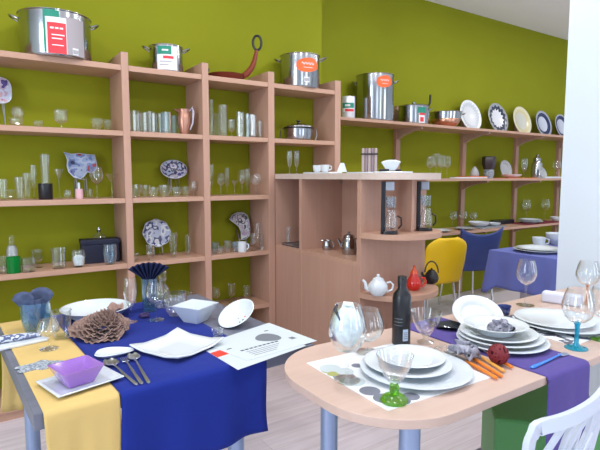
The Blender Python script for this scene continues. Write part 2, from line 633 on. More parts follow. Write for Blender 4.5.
fl = pmat('pale_laminate_floor', (0.6, 0.5, 0.47), 0.35, spec=0.4)
_nt = fl.node_tree
_tc = _nt.nodes.new('ShaderNodeTexCoord')
_mp = _nt.nodes.new('ShaderNodeMapping')
_br = _nt.nodes.new('ShaderNodeTexBrick')
_br.inputs['Scale'].default_value = 1.0
_br.inputs['Brick Width'].default_value = 1.2
_br.inputs['Row Height'].default_value = 0.12
_br.inputs['Mortar Size'].default_value = 0.0012
_br.inputs['Color1'].default_value = (0.74, 0.68, 0.73, 1)
_br.inputs['Color2'].default_value = (0.82, 0.76, 0.80, 1)
_br.inputs['Mortar'].default_value = (0.55, 0.48, 0.50, 1)
_mp2 = _nt.nodes.new('ShaderNodeMapping')
_mp2.inputs['Scale'].default_value = (1.0, 14, 1)
_no = _nt.nodes.new('ShaderNodeTexNoise')
_no.inputs['Scale'].default_value = 2.5
_no.inputs['Detail'].default_value = 5
_mx = _nt.nodes.new('ShaderNodeMixRGB')
_mx.blend_type = 'MULTIPLY'
_mx.inputs['Fac'].default_value = 0.35
_rp = _nt.nodes.new('ShaderNodeValToRGB')
_rp.color_ramp.elements[0].color = (0.55, 0.5, 0.5, 1)
_rp.color_ramp.elements[0].position = .3
_rp.color_ramp.elements[1].position = .65
for a, b in ((_tc.outputs['Object'], _mp.inputs['Vector']), (_mp.outputs['Vector'], _br.inputs['Vector']),
             (_tc.outputs['Object'], _mp2.inputs['Vector']), (_mp2.outputs['Vector'], _no.inputs['Vector']),
             (_no.outputs['Fac'], _rp.inputs['Fac']), (_br.outputs['Color'], _mx.inputs['Color1']), (_rp.outputs['Color'], _mx.inputs['Color2']),
             (_mx.outputs['Color'], _nt.nodes['Principled BSDF'].inputs['Base Color'])):
    _nt.links.new(a, b)

struct('floor', MB().box(X0, X1, Y0, 3.9, -0.08, 0), fl)
struct('ceiling', MB().box(X0, X1, Y0, 3.9, CEIL, CEIL + .08), CEILP)
struct('wall_back', MB().box(X0, 2.48, WL_Y, 3.9, 0, CEIL), GREEN)
struct('wall_right_back', MB().box(2.48, X1, WR_Y, 3.9, 0, CEIL), GREEN)
struct('wall_right', MB().box(X1, X1 + .1, Y0, 3.9, 0, CEIL), WHITEP)
# shop front: the street side behind the viewer and the side with the big panes on the left
_wf = MB()
for a, b in ((X0, -.95), (-.05, 2.1), (3.05, 5.37), (6.33, X1)):
    _wf.box(a, b, Y0 - .1, Y0, 0, CEIL)
for a, b in ((-.95, -.05), (2.1, 3.05), (5.37, 6.33)):
    _wf.box(a, b, Y0 - .1, Y0, 2.85, CEIL)
    _wf.box(a, b, Y0 - .1, Y0, 0, .25)
struct('wall_front', _wf, WHITEP)
_wl = MB().box(X0 - .1, X0, Y0, -.15, 0, CEIL).box(X0 - .1, X0, 1.05, 3.9, 0, CEIL).box(X0 - .1, X0, -.15, 1.05, 0, .45).box(X0 - .1, X0, -.15, 1.05, 2.75, CEIL)
struct('wall_left', _wl, WHITEP)
struct('pillar', MB().box(3.00, 3.40, 1.22, 1.65, 0, CEIL), WHITEP)

# ================================================================== BOOKCASE ON THE LEFT WALL
SF, SB = 3.10, 3.395
LEV = [2.01, 1.625, 1.222, .822, .434]
PX = [(-.245, -.20), (.800, .842), (1.307, 1.352), (1.800, 1.850), (2.392, 2.446)]
bk = thing('bookcase', 'open beech bookcase of four bays against the green wall, loaded with glassware and pots', 'bookcase', (1.1, 3.25, 0))


def loc(mb):     # move a world-space builder into a thing's local frame
    return mb


def wpart(name, mb, mat, parent, **k):
    """part given in world coordinates"""
    off = parent.location
    mb.v = [(x - off.x, y - off.y, z - off.z) for x, y, z in mb.v]
    return mb.build(name, mat, parent, **k)


for a, b in PX:
    wpart('side_panel', MB().box(a, b, SF, SB, 0, 2.085), WOODV, bk, smooth=0, bev=.002)
for i in range(4):
    a, b = PX[i][1], PX[i + 1][0]
    for k, z in enumerate(LEV):
        if i == 3 and k > 1:
            continue
        t = .032 if k == 0 else .030
        wpart('shelf', MB().box(a, b, SF + .004, SB, z - t, z), WOOD, bk, smooth=0, bev=.002)
    if i < 3:
        wpart('base_shelf', MB().box(a, b, SF + .004, SB, .05, .09), WOOD, bk, smooth=0)
        wpart('plinth', MB().box(a, b, SF + .02, SF + .04, 0, .05), WOOD, bk, smooth=0)

# ================================================================== THE PENINSULA UNIT WITH A ROUND END
CT = 1.372
pn = thing('display_counter', 'beech counter unit with round open end shelves standing out from the bookcase', 'counter', (2.12, 2.6, 0))
PA, PB = 1.856, 2.388


def round_end(ry, y0=2.17, n=24, ya=None):
    pts = [(2.122 + .275 * math.cos(PI + PI * k / n), y0 + ry * math.sin(PI + PI * k / n)) for k in range(n + 1)]
    return pts


top_poly = [(PA, SB)] + round_end(.26) + [(2.388, SB)]
top_poly = [(max(PA - .01, min(2.39, x)) if y > 3.0 else x, y) for x, y in top_poly]
wpart('counter_top', MB().prism(top_poly, CT - .036, CT), wood('pale_counter_edge', (0.62, 0.50, 0.43), (0.66, 0.54, 0.47)), pn, smooth=30)
CZ = CT - .036
wpart('end_panel', MB().box(PA, PB, 2.16, 2.195, 0, CZ), WOODV, pn, smooth=0, bev=.0015)
wpart('divider_panel', MB().box(PA, PB, 2.765, 2.795, 0, CZ), WOODV, pn, smooth=0, bev=.0015)
wpart('wall_panel', MB().box(PA, PB, 3.105, 3.13, 0, CZ), WOODV, pn, smooth=0)
wpart('back_panel', MB().box(2.20, 2.22, 2.195, 3.105, 0, CZ), WOODV, pn, smooth=0)
wpart('lower_panel', MB().box(PA + .004, PA + .022, 2.195, 3.105, 0, .834), WOODV, pn, smooth=0)
BZ = .862
wpart('shelf', MB().box(PA + .002, 2.2, 2.195, 2.765, BZ - .028, BZ), WOOD, pn, smooth=0)
wpart('shelf', MB().box(PA + .002, 2.2, 2.795, 3.105, BZ - .028, BZ), WOOD, pn, smooth=0)
E1, E2 = 1.035, .690
wpart('rounded_shelf', MB().prism(round_end(.27, 2.16), E1 - .03, E1), WOOD, pn, smooth=30)
wpart('rounded_shelf', MB().prism(round_end(.25, 2.16), E2 - .03, E2), WOOD, pn, smooth=30)
wpart('rounded_shelf', MB().prism(round_end(.25, 2.16), .30, .33), WOOD, pn, smooth=30)
wpart('fin_panel', MB().box(2.115, 2.135, 2.02, 2.16, E1, CZ), WOODV, pn, smooth=0)
for yy in (2.72, 2.52):
    wpart('shelf_peg', MB().lathe([(0, 0), (.006, 0), (.006, .012), (0, .012)], 8, M=Matrix.Translation((1.99, yy, 1.322 - .012))), STEELD, pn)

# ================================================================== SHELVING ON THE RIGHT WALL
RL = [1.855, 1.335, .785, .38]
RF = 3.36
ws = thing('shelving_unit', 'long beech wall shelves on upright rails and brackets on the right green wall', 'shelving', (4.6, 3.6, 0))
UX = [3.68, 4.72, 5.73, 6.70]
for x in UX:
    wpart('upright_rail', MB().box(x - .03, x + .03, 3.72, WR_Y, .02, 2.06), WOODV, ws, smooth=0)
    for z in RL[:3]:
        m = MB()
        poly = [(3.72, z - .026), (RF + .04, z - .026), (RF + .04, z - .045), (3.52, z - .06), (3.64, z - .09), (3.72, z - .13)]
        v = [(x - .015, y, zz) for y, zz in poly] + [(x + .015, y, zz) for y, zz in poly]
        n = len(poly)
        m.add(v, [tuple(range(n)), tuple(reversed(range(n, 2 * n)))] + [(i, n + i, n + (i + 1) % n, (i + 1) % n) for i in range(n)])
        wpart('bracket', m, wood('bracket_wood%d' % int(x * 100 + z * 10), (0.50, 0.33, 0.26), (0.56, 0.37, 0.29)), ws, smooth=0)
wpart('shelf', MB().box(2.60, 7.4, RF, 3.72, RL[0] - .026, RL[0]), WOOD, ws, smooth=0, bev=.002)
wpart('shelf', MB().box(2.60, 7.4, RF, 3.72, RL[1] - .026, RL[1]), WOOD, ws, smooth=0, bev=.002)
wpart('shelf', MB().box(2.60, 7.4, RF, 3.72, RL[2] - .026, RL[2]), WOOD, ws, smooth=0, bev=.002)
wpart('shelf', MB().box(4.72, 7.4, RF, 3.72, RL[3] - .026, RL[3]), WOOD, ws, smooth=0, bev=.002)

# ================================================================== LEFT TABLE (grey top, blue and yellow runners)
TZ = .75
LROT = R(3)
lt = thing('dining_table', 'square grey-topped table in the left foreground under a blue and a yellow runner', 'table', (.112, 1.385, 0), LROT)
LW, LD = .905, .97
MB().box(0, LW, 0, LD, TZ - .045, TZ).build('table_top', GREYTOP, lt, smooth=0, bev=.002)
for lx, ly in ((.155, .07), (.62, .07), (.115, LD - .07), (.62, LD - .07)):
    MB().lathe([(0, 0), (.028, 0), (.028, TZ - .045), (0, TZ - .045)], 20, M=Matrix.Translation((lx, ly, 0))).build('leg', LEGBLUE, lt)


def runner(name, label, mat, loc, rz, x0, x1, ya, yb, za, zb, z=TZ, wave=.006, nw=24, thick=.0022, seed=0, cat='table runner'):
    """cloth lying over a table top; hangs to za in front of edge ya and to zb behind edge yb (None = ends on the top)"""
    path = []
    e = .004
    if za is not None:
        k = 14
        for i in range(k):
            path.append((ya - e - .004, za + (z - .012 - za) * i / (k - 1), (k - 1 - i) / (k - 1)))
        path.append((ya - e + .001, z - .003, 0))
    k = 16
    s0 = ya + (.006 if za is not None else 0)
    s1 = yb - (.006 if zb is not None else 0)
    for i in range(k + 1):
        path.append((s0 + (s1 - s0) * i / k, z + .0004, 0))
    if zb is not None:
        path.append((yb + e - .001, z - .003, 0))
        k = 12
        for i in range(k):
            path.append((yb + e + .004, z - .012 + (zb - z + .012) * i / (k - 1), i / (k - 1)))
    n = len(path) - 1

    def fn(u, v):
        y, zz, h = path[int(round(v * n))]
        sg = -1 if y < (ya + yb) / 2 else 1
        w = (math.sin(u * 9 + seed) + .5 * math.sin(u * 21 + 2 * seed)) * wave * 1.4 + wave * 1.8
        x = x0 + (x1 - x0) * u + h * .012 * math.sin(3 * h + seed)
        return (x, y + sg * h * w, zz)
    mb = MB().grid(fn, nw, n)
    o = solo(name, mb, mat, label, cat, loc, rz, smooth=60, solid=thick, offs=1.0)
    return o


LL = (.112, 1.385, 0)
runner('table_runner', 'yellow cloth runner hanging over the left edge side of the grey table', YELCL, LL, LROT, .022, .212, 0, LD, .40, .36, seed=1)
runner('table_runner', 'wide royal blue cloth runner over the grey table, hanging in front', BLUECL, LL, LROT, .216, .695, 0, LD, .50, .45, wave=.008, seed=3)

# ================================================================== RIGHT TABLE (peach, rounded end)
RY0, RY1, RX0, RX1 = .800, 1.42, .775, 2.78
rt_ = thing('dining_table', 'long peach laminate table with rounded end in the right foreground, set for a meal', 'table', (1.6, 1.1, 0))


def rrect(x0, x1, y0, y1, rl, rr, n=14):
    P = []
    for cx, cy, r, a0 in ((x0 + rl, y0 + rl, rl, PI), (x1 - rr, y0 + rr, rr, 1.5 * PI), (x1 - rr, y1 - rr, rr, 0), (x0 + rl, y1 - rl, rl, .5 * PI)):
        for k in range(n + 1):
            a = a0 + .5 * PI * k / n
            P.append((cx + r * math.cos(a), cy + r * math.sin(a)))
    return P


wpart('table_top', MB().prism(rrect(RX0, RX1, RY0, RY1, .24, .04), TZ - .026, TZ), TABLEW, rt_, smooth=30, bev=.002)
_a = on_z(333, 413, TZ - .026)
for x, y in ((1.005, 1.325), (1.0, .945), (2.6, 1.30), (2.6, .905)):
    wpart('leg', MB().lathe([(0, 0), (.03, 0), (.03, TZ - .026), (0, TZ - .026)], 24, M=Matrix.Translation((x, y, 0))), LEGBLUE, rt_)

wpart('support_panel', MB().box(1.98, 2.70, 1.36, 1.385, 0, TZ - .026), WOODV, rt_, smooth=0)
PV = runner('table_runner', 'violet cloth runner across the peach table, hanging down behind the white chair', PURCL, (0, 0, 0), 0, 1.425, 1.665, RY0, RY1, .34, .55, seed=5, wave=.003)

# placemats (thin printed cloth)
pm = thing('placemat', 'white placemat printed with grey and olive discs at the rounded table end', 'placemat', (1.085, 1.09, TZ), R(-2))
MB().box(-.205, .205, -.195, .195, 0, .0016).build('cloth', pmat('placemat_white', (0.80, 0.83, 0.87), .8), pm, smooth=0)
_disc_cols = [pmat('disc_grey', (0.20, 0.21, 0.26), .8), pmat('disc_slate', (0.26, 0.30, 0.33), .8), pmat('disc_olive', (0.42, 0.42, 0.14), .8), pmat('disc_pale', (0.55, 0.62, 0.64), .8)]
for px, py, r, mi in ((352, 397, .030, 0), (362, 406, .030, 0), (336, 379, .034, 1), (333, 388, .034, 3), (317, 374, .032, 2), (330, 369, .034, 3), (346, 381, .030, 1), (357, 366, .018, 0), (331, 375, .018, 2),
                      (411, 397, .024, 0), (403, 402, .026, 0), (345, 372, .028, 3)):
    p = on_z(px, py, TZ)
    p.x, p.y = 1.085 + max(-.200 + r, min(.2 - r, p.x - 1.085)), 1.09 + max(-.19 + r, min(.19 - r, p.y - 1.09))
    a = Matrix.Rotation(R(2), 4, 'Z') @ Vector((p.x - 1.085, p.y - 1.09, 0))
    _k = len(pm.children)
    MB().lathe([(0, .0016), (r, .0016), (r, .0017 + .00004 * _k), (0, .0017 + .00004 * _k)], 24, 0, M=Matrix.Translation((a.x, a.y, 0))).build('printed_disc', _disc_cols[mi], pm, smooth=0)
pm2 = thing('placemat', 'white placemat with dark floral print under the far stack of large plates', 'placemat', (1.975, 1.07, TZ), R(0))
MB().box(-.2, .2, -.17, .19, 0, .0016).build('cloth', pattern('floral_print', 'noise', [(0.82, 0.84, 0.86), (0.80, 0.83, 0.86), (0.12, 0.13, 0.17), (0.84, 0.86, 0.88)], 14, .8), pm2, smooth=0)

# ================================================================== FAR TABLE WITH LILAC CLOTH
ft = thing('side_table', 'small far table with a lilac cloth near the white pillar', 'table', (3.95, 2.22, 0))
wpart('table_top', MB().box(3.58, 4.62, 1.98, 2.52, .72, .748), TABLEW, ft, smooth=0)
wpart('pedestal', MB().box(3.72, 3.82, 2.16, 2.34, 0, .72), pmat('pedestal_grey', (0.52, 0.50, 0.55), .5), ft, smooth=0)
wpart('pedestal', MB().box(4.30, 4.38, 2.16, 2.34, 0, .72), MATS['pedestal_grey'], ft, smooth=0)


def drape(x0, x1, y0, y1, z, zb):
    per = []
    n = 22
    for k in range(n):
        per.append((x0, y1 + (y0 - y1) * k / n, 0))
    for k in range(n):
        per.append((x0 + (x1 - x0) * k / n, y0, 1))
    for k in range(n):
        per.append((x1, y0 + (y1 - y0) * k / n, 2))
    for k in range(n):
        per.append((x1 + (x0 - x1) * k / n, y1, 3))
    N = len(per)
    cx, cy = (x0 + x1) / 2, (y0 + y1) / 2

    def fn(u, v):
        x, y, s = per[int(round(u * N)) % N]
        if v < .25:
            q = v / .25
            return (cx + (x - cx) * q, cy + (y - cy) * q, z)
        h = (v - .25) / .75
        k = int(round(u * N)) % N
        d = k % n
        corner = min(d, n - d) / n
        fl_ = (.05 if corner < .12 else .012) * h + .010 * h * math.sin(k * .9)
        dx, dy = x - cx, y - cy
        nx = (1 if dx > 0 else -1) if s in (0, 2) else (dx / abs(x1 - cx)) * .6
        ny = (1 if dy > 0 else -1) if s in (1, 3) else (dy / abs(y1 - cy)) * .6
        low = zb - (.05 if corner < .1 else 0)
        return (x + nx * (fl_ + .003), y + ny * (fl_ + .003), z + (low - z) * h)
    return MB().grid(fn, N, 16, wrap=True)


solo('tablecloth', drape(3.57, 4.63, 1.97, 2.53, .7495, .455), LILCL, 'lilac tablecloth draped over the small far table', 'tablecloth', smooth=60, solid=.002, offs=1)


# ================================================================== CHAIRS
def shell_back(w_top, w_bot, h, curve, fn_top, n=18, thick=.014):
    def fn(u, v):
        x = (u - .5) * 2
        w = (w_bot + (w_top - w_bot) * v) / 2
        zz = v * (h + fn_top(x))
        return (x * w, -curve * (1 - x * x) - .06 * v * v, zz)
    return MB().grid(fn, n, n)


def shop_chair(name, label, loc, rz, mat, kind, legmat=CHROME):
    t = thing(name, label, 'chair', loc, rz)
    # seat faces local +Y, the back stands at y=-.2
    sh = .44

    def seat(u, v):
        x = (u - .5) * .40
        y = -.19 + v * .40
        return (x * (1 + .06 * v), y, sh - .03 * math.sin(v * PI) * (1 - (2 * u - 1) ** 2 * .4) + .02 * (1 - v) + (.02 * abs(2 * u - 1) ** 3))
    MB().grid(seat, 14, 14).build('seat', mat, t, smooth=60, solid=.014, offs=0)
    if kind == 'round':
        def back(u, v):
            x = (u - .5) * 2
            w = .20 + .025 * math.sin(v * PI) if v < .6 else .225 - .02 * ((v - .6) / .4) ** 2
            x_off = -.07 * max(0, 1 - v / .45) ** 1.5 * (1 if u < .5 else 0) * abs(2 * u - 1)
            w = w * (1.0 if v < .78 else math.sqrt(max(0.05, 1 - ((v - .78) / .25) ** 2)))
            return (x * w + x_off, -.19 - .07 * v - .03 * (1 - x * x), sh + .0 + v * .40)
    else:
        def back(u, v):
            x = (u - .5) * 2
            w = .175 + .045 * v
            top = .36 + .07 * abs(x) ** 2.2
            return (x * w, -.19 - .08 * v - .02 * (1 - x * x), sh + .0 + v * top)
    MB().grid(back, 18, 18).build('backrest', mat, t, smooth=60, solid=.014, offs=0)
    for sx, y0, y1 in ((-1, -.16, -.21), (1, -.16, -.21), (-1, .17, .21), (1, .17, .21)):
        MB().tube([(sx * .16, y0, sh - .01), (sx * .175, (y0 + y1) / 2, .22), (sx * .19, y1, 0)], .011, 10).build('leg', legmat, t)
    return t


_p = Vector((3.40, 3.05, 0))
shop_chair('chair', 'yellow plastic shell chair with metal legs beside the counter end', _p, R(-8), YELPL, 'round')
shop_chair('chair', 'slate blue plastic chair with metal legs between yellow chair and lilac table', (4.20, 3.24, 0), R(-24), BLUEPL, 'square')

# white openwork chair in the right foreground
wc = thing('chair', 'white plastic chair with leaf-cut openwork back in the front right corner', 'chair', (1.225, .80, 0), R(2))


def wc_back(x, v):
    """x in -1..1 across, v in 0..1 upwards"""
    w = .165 + .042 * v
    z = .43 + v * .355 + .012 * abs(x) ** 3 * v
    return Vector((x * w, -.125 - .05 * v - .03 * (1 - x * x) * v, z))


def ribbon(mb, pts, w, t):
    """flat bar along points given in (x, v) on the chair back"""
    q = []
    for i in range(len(pts) - 1):
        for k in range(4):
            f = k / 4
            q.append((pts[i][0] + (pts[i + 1][0] - pts[i][0]) * f, pts[i][1] + (pts[i + 1][1] - pts[i][1]) * f))
    q.append(pts[-1])
    v = []
    for i, (x, y) in enumerate(q):
        P = wc_back(x, y)
        a = wc_back(*q[min(i + 1, len(q) - 1)]) - wc_back(*q[max(i - 1, 0)])
        a.normalize()
        nrm = Vector((0, -1, .15)).normalized()
        s = nrm.cross(a).normalized()
        v += [P - s * w / 2 - nrm * t / 2, P + s * w / 2 - nrm * t / 2, P + s * w / 2 + nrm * t / 2, P - s * w / 2 + nrm * t / 2]
    f = [(3, 2, 1, 0)]
    for i in range(len(q) - 1):
        a, b = 4 * i, 4 * i + 4
        f += [(a + k, a + (k + 1) % 4, b + (k + 1) % 4, b + k) for k in range(4)]
    e = 4 * len(q) - 4
    f.append((e, e + 1, e + 2, e + 3))
    mb.add(v, f)


_m = MB()
ribbon(_m, [(-.90, 0), (-.90, .3), (-.90, .6), (-.90, .86), (-.84, .95), (-.70, .965), (-.35, .965), (0, .965), (.35, .965), (.70, .965), (.87, .95), (.93, .84), (.93, .5), (.90, 0)], .034, .016)
ribbon(_m, [(-.55, 0), (-.42, .35), (-.20, .62), (.10, .84), (.38, .95)], .015, .012)
ribbon(_m, [(.05, 0), (.20, .35), (.48, .70), (.80, .90)], .015, .012)
ribbon(_m, [(-.90, .60), (-.60, .72), (-.35, .92)], .015, .012)
ribbon(_m, [(-.88, .30), (-.6, .42), (-.25, .60)], .013, .012)
ribbon(_m, [(-.25, .60), (-.22, .80), (-.10, .95)], .013, .012)
ribbon(_m, [(-.42, .35), (-.05, .42), (.22, .38)], .013, .012)
ribbon(_m, [(.10, .84), (.12, .62), (.30, .48)], .013, .012)
ribbon(_m, [(.48, .70), (.46, .85), (.60, .95)], .013, .012)
ribbon(_m, [(.30, .48), (.62, .52), (.92, .62)], .013, .012)
ribbon(_m, [(.20, .35), (.5, .28), (.92, .34)], .013, .012)
_m.build('backrest', WHITEPL, wc, smooth=40, bev=.003)


def _seat(u, v):
    return ((u - .5) * .34, -.15 + v * .34, .44 - .02 * math.sin(v * PI))


MB().grid(_seat, 12, 12).build('seat', WHITEPL, wc, smooth=60, solid=.016, offs=0)
for sx, y0, y1 in ((-1, -.13, -.17), (1, -.13, -.17), (-1, .16, .19), (1, .16, .19)):
    MB().tube([(sx * .145, y0, .44), (sx * .155, y1, 0)], [.017, .013], 10).build('leg', WHITEPL, wc)

# green pouf under the table
gp = thing('stool', 'green cube stool pushed under the right table beside the white chair', 'stool', (1.895, 1.075, 0), R(-48))
MB().box(-.205, .205, -.205, .205, .03, .45).build('body', GREENPL, gp, smooth=0, bev=.012)
for sx in (-.17, .17):
    for sy in (-.17, .17):
        MB().lathe([(0, 0), (.02, 0), (.02, .03), (0, .03)], 12, M=Matrix.Translation((sx, sy, 0))).build('foot', BLACKP, gp)

# ================================================================== THINGS ON THE BOOKCASE


def at(px, Y, Z):
    x = x_at(px, Y, Z + .05)
    return (x, Y, Z), mpp(x, Y, Z)


def wire_handle(t, r, z, sx, out=.03, h=.022, rad=.005, mat=STEEL, name='handle', wide=.035):
    pts = []
    for k in range(13):
        a = PI * k / 12
        pts.append((sx * (r - .001 + out * math.sin(a)), wide * math.cos(a), z + h * math.sin(a)))
    MB().tube(pts, rad, 8).build(name, mat, t)


def pot(loc, r, h, label, rz, handles=True, hz=.86, name='stock_pot', out=.03):
    t = thing(name, label, 'pot', loc, rz, None)
    MB().lathe([(0, 0), (r * .96, 0), (r * .985, .006), (r, .014), (r, h - .006), (r * 1.035, h - .002), (r * 1.035, h), (r * .99, h), (r * .985, h - .01), (r * .975, .012), (0, .010)], 64).build('body', STEEL, t)
    if handles:
        for sx in (-1, 1):
            wire_handle(t, r, h * hz, sx, out=out)
    return t


LABM = [INKT, INKW, INKRED, INKGR, STEELD, INKD]
# --- top row
l, s = at(56.5, 3.235, LEV[0])
t = pot(l, 32.5 * s, 42 * s, 'big steel stock pot with red label, leftmost on top of the bookcase', face(l[0], l[1]) + R(1), out=.045)
r, h = 32.5 * s, 42 * s
q = s
rects_label(t, 'label', [(-11 * q, 3 * q, .05 * h, .97 * h, 0, 0), (-9 * q, 9 * q, .03 * h, .82 * h, 1, 1), (-7.5 * q, 8.5 * q, .03 * h, .70 * h, 2, 2), (9 * q, 27 * q, .03 * h, .86 * h, 3, 1), (14 * q, 20 * q, .05 * h, .20 * h, 1, 2),
                         (-5 * q, -2 * q, .56 * h, .60 * h, 1, 3), (-1 * q, 2 * q, .56 * h, .60 * h, 1, 3), (3 * q, 6 * q, .56 * h, .60 * h, 1, 3),
                         (-4 * q, 7 * q, .42 * h, .445 * h, 1, 3), (-4 * q, 5 * q, .34 * h, .365 * h, 1, 3), (-4 * q, 6 * q, .20 * h, .22 * h, 1, 3)] + [(14.6 * q + k * 1.1 * q, 15.1 * q + k * 1.1 * q, .07 * h, .16 * h, 5, 3) for k in range(5)], r, 0, LABM)
l, s = at(166.5, 3.23, LEV[0])
t = pot(l, 16 * s, 26 * s, 'small steel pot with white and teal wrap label, on top of the bookcase second bay', face(l[0], l[1]), out=.045)
r, h, q = 16 * s, 26 * s, s
rects_label(t, 'label', [(-8 * q, 5 * q, .62 * h, .92 * h, 0, 0), (-9 * q, 11 * q, .06 * h, .62 * h, 1, 0), (-3 * q, 7 * q, .46 * h, .56 * h, 2, 1), (5 * q, 12 * q, .62 * h, .92 * h, 1, 0), (-4 * q, 2 * q, .74 * h, .80 * h, 1, 1), (-6 * q, 5 * q, .34 * h, .37 * h, 3, 1), (-6 * q, 2 * q, .22 * h, .25 * h, 3, 1)], r, 0, LABM)
l, s = at(300, 3.23, LEV[0])
t = pot(l, 19.5 * s, 32 * s, 'wide steel stock pot with orange oval sticker, at the right end of the bookcase top', face(l[0], l[1]) + R(-6), out=.05)
r, h, q = 19.5 * s, 32 * s, s
oval_label(t, 'sticker', r, R(30), 20.5 * q, 25 * q, 13.5 * q, [INKO, INKW])
rects_label(t, 'barcode_label', [(-3 * q, 3 * q, 4 * q, 9 * q, 1, 0)] + [(-2.4 * q + k * .9 * q, -2.0 * q + k * .9 * q, 5 * q, 8 * q, 5, 1) for k in range(6)], r, 0, LABM, cen=R(26))

# terracotta pan with the curved handle
l, s = at(226, 3.22, LEV[0])
t = thing('frying_pan', 'terracotta coloured pan with long upswept handle ending in a black loop', 'pan', l, face(l[0], l[1]))
MB().lathe([(0, 0), (.085, 0), (.105, .012), (.128, .036), (.131, .037), (.125, .038), (.10, .016), (.08, .006), (0, .006)], 40).build('pan_body', TERRA, t)
hp = []
for k in range(15):
    q = k / 14
    hp.append((.085 + .062 * q + .075 * math.sin(q * PI / 2) - .012 * q * q, 0, .026 + .02 * q + .165 * q ** 1.9))
MB().tube(hp, [.016 + .018 * math.sin(min(1, q_ / 5) * PI / 2) - .017 * (q_ / 14) ** 1.8 for q_ in range(15)], 12, flat=.7).build('handle', TERRA, t)
ex = hp[-1]
lp = [(ex[0] + .006 + .029 * math.sin(2 * PI * k / 20), 0, ex[2] + .052 - .048 * math.cos(2 * PI * k / 20)) for k in range(20)]
MB().tube(lp, .0085, 8, closed=True).build('hanging_loop', BLACKP, t)
MB().tube([(-.118, 0, .034), (-.135, 0, .045), (-.120, 0, .080)], .010, 8).build('helper_handle', BLACKP, t)

# --- lidded steel pot in the fourth bay
l, s = at(298.5, 3.22, LEV[1])
t = thing('casserole', 'lidded steel casserole with black band on the upper shelf of the fourth bay', 'pot', l, face(l[0], l[1]))
r = 14.5 * s
MB().lathe([(0, 0), (r * .80, 0), (r * .92, .01), (r, .05), (r * .98, .088), (0, .088)], 40).build('body', STEEL, t)
MB().lathe([(0, .088), (r * 1.03, .088), (r * 1.03, .098), (0, .098)], 40).build('band', BLACKP, t)
_lid = MB().lathe([(0, .098), (r * .99, .098), (r * .97, .108), (r * .5, .126), (r * .2, .130), (0, .130)], 40).build('lid', STEEL, t)
MB().lathe([(0, .130), (.010, .130), (.008, .140), (.016, .146), (.014, .153), (0, .155)], 16).build('knob', BLACKP, _lid)
for sx in (-1, 1):
    MB().tube([(sx * r * .97, .02, .092), (sx * (r + .022), .02, .088), (sx * (r + .030), 0, .045), (sx * (r + .018), -.01, .005)], .004, 8).build('handle', STEELD, t)


# --- decorative plates standing at the back of the shelves
def deco(px, pyb, Y, Z, outline, mat, label, tilt=74, rz=0, rim=None, name='decorative_plate'):
    """shallow irregular dish set upright; outline = [(x, z)...] in photo pixels about its middle"""
    x = x_at(px, Y, pyb)
    s = mpp(x, Y, pyb)
    t = thing(name, label, 'plate', (x, Y, Z), 0)
    n = len(outline)
    ys = min(b for a, b in outline)
    A = R(90 - tilt)
    cur = MB()

    def pt(a, b, f, d):
        X = a * s * f
        zl = (b * f) * s
        return (X, d * math.cos(A) + 0, zl - d * math.sin(A))
    v = [pt(0, 0, 1, .008)]
    rings = ((.45, .008), (.80, .004), (1.0, -.010))
    for f, d in rings:
        v += [pt(a, b, f, d) for a, b in outline]
    f_ = [(0, 1 + k, 1 + (k + 1) % n) for k in range(n)]
    for q in range(2):
        o = 1 + q * n
        f_ += [(o + k, o + n + k, o + n + (k + 1) % n, o + (k + 1) % n) for k in range(n)]
    sh = Matrix.Shear('XZ', 4, (0, 0)) if False else Matrix.Rotation(-A, 4, 'X')
    cur.add(v, f_, 0, M=sh)
    b_ = cur.build('dish', mat, t, smooth=50, solid=.005, offs=-1)
    if rim:
        MB().tube([sh @ Vector(pt(a, b, 1.0, -.010)) for a, b in outline], .0032, 6, closed=True).build('rim', rim, t)
    lo = min((sh @ Vector(pt(a, b, 1, -.01))).z for a, b in outline)
    # a little wire easel carries it
    hs = -lo
    zc = pyb - Z
    for q in b_.data.vertices:
        q.co.z += zc
    for c in t.children:
        if c is not b_:
            for q in c.data.vertices:
                q.co.z += zc
    zb = max(.002, zc + lo)
    st = MB()
    for sx in (-1, 1):
        st.tube([(sx * .03, -.035, .003), (sx * .028, -.022, zb + .001), (sx * .02, .03, zc * .9), (sx * .035, .05, .003)], .0025, 6)
    st.tube([(-.03, -.022, zb - .004), (.03, -.022, zb - .004)], .0025, 6)
    st.build('wire_stand', STEELD, t)
    return t


def blob(w, h, n=40, k1=0, a1=0, k2=0, a2=0, ph=0):
    P = []
    for i in range(n):
        a = 2 * PI * i / n
        q = 1 + a1 * math.cos(k1 * a + ph) + a2 * math.cos(k2 * a + 1)
        P.append((w / 2 * q * math.cos(a), h / 2 * q * math.sin(a)))
    return P


def zat(py, px, Y):
    return on_y(px, py, Y).z


RIMW = pmat('glazed_white_rim', (0.66, 0.70, 0.80), .2)
deco(-3, zat(91, -3, 3.33), 3.33, LEV[1], blob(26, 29, 40, 4, -.06), PAT_PINK, 'pink and blue squarish plate standing at the left picture edge, second shelf', rim=RIMW)
FISH = [(-14, 14), (-7, 12), (0, 13), (8, 12), (14.5, 12), (15.5, 4), (15.5, -2), (11, -7), (6, -6), (3, -10), (-1, -13), (-7, -11), (-11, -6), (-12, 0), (-11, 6), (-12, 10)]
deco(80, zat(167, 80, 3.34), 3.34, LEV[2], FISH, PAT_FISH, 'sea blue fan-shaped dish with red patches standing on the third shelf', rim=RIMW)
deco(173.5, zat(170, 173, 3.34), 3.34, LEV[2], blob(26, 19, 40, 2, .03), PAT_DARK, 'small dark floral oval plate standing in the middle of the second bay', rim=RIMW)
deco(156.5, zat(233.5, 156, 3.33), 3.33, LEV[3], blob(27, 27, 60, 8, .035), PAT_BLUE, 'scalloped blue and white plate standing in the second bay, fourth shelf', rim=RIMW)
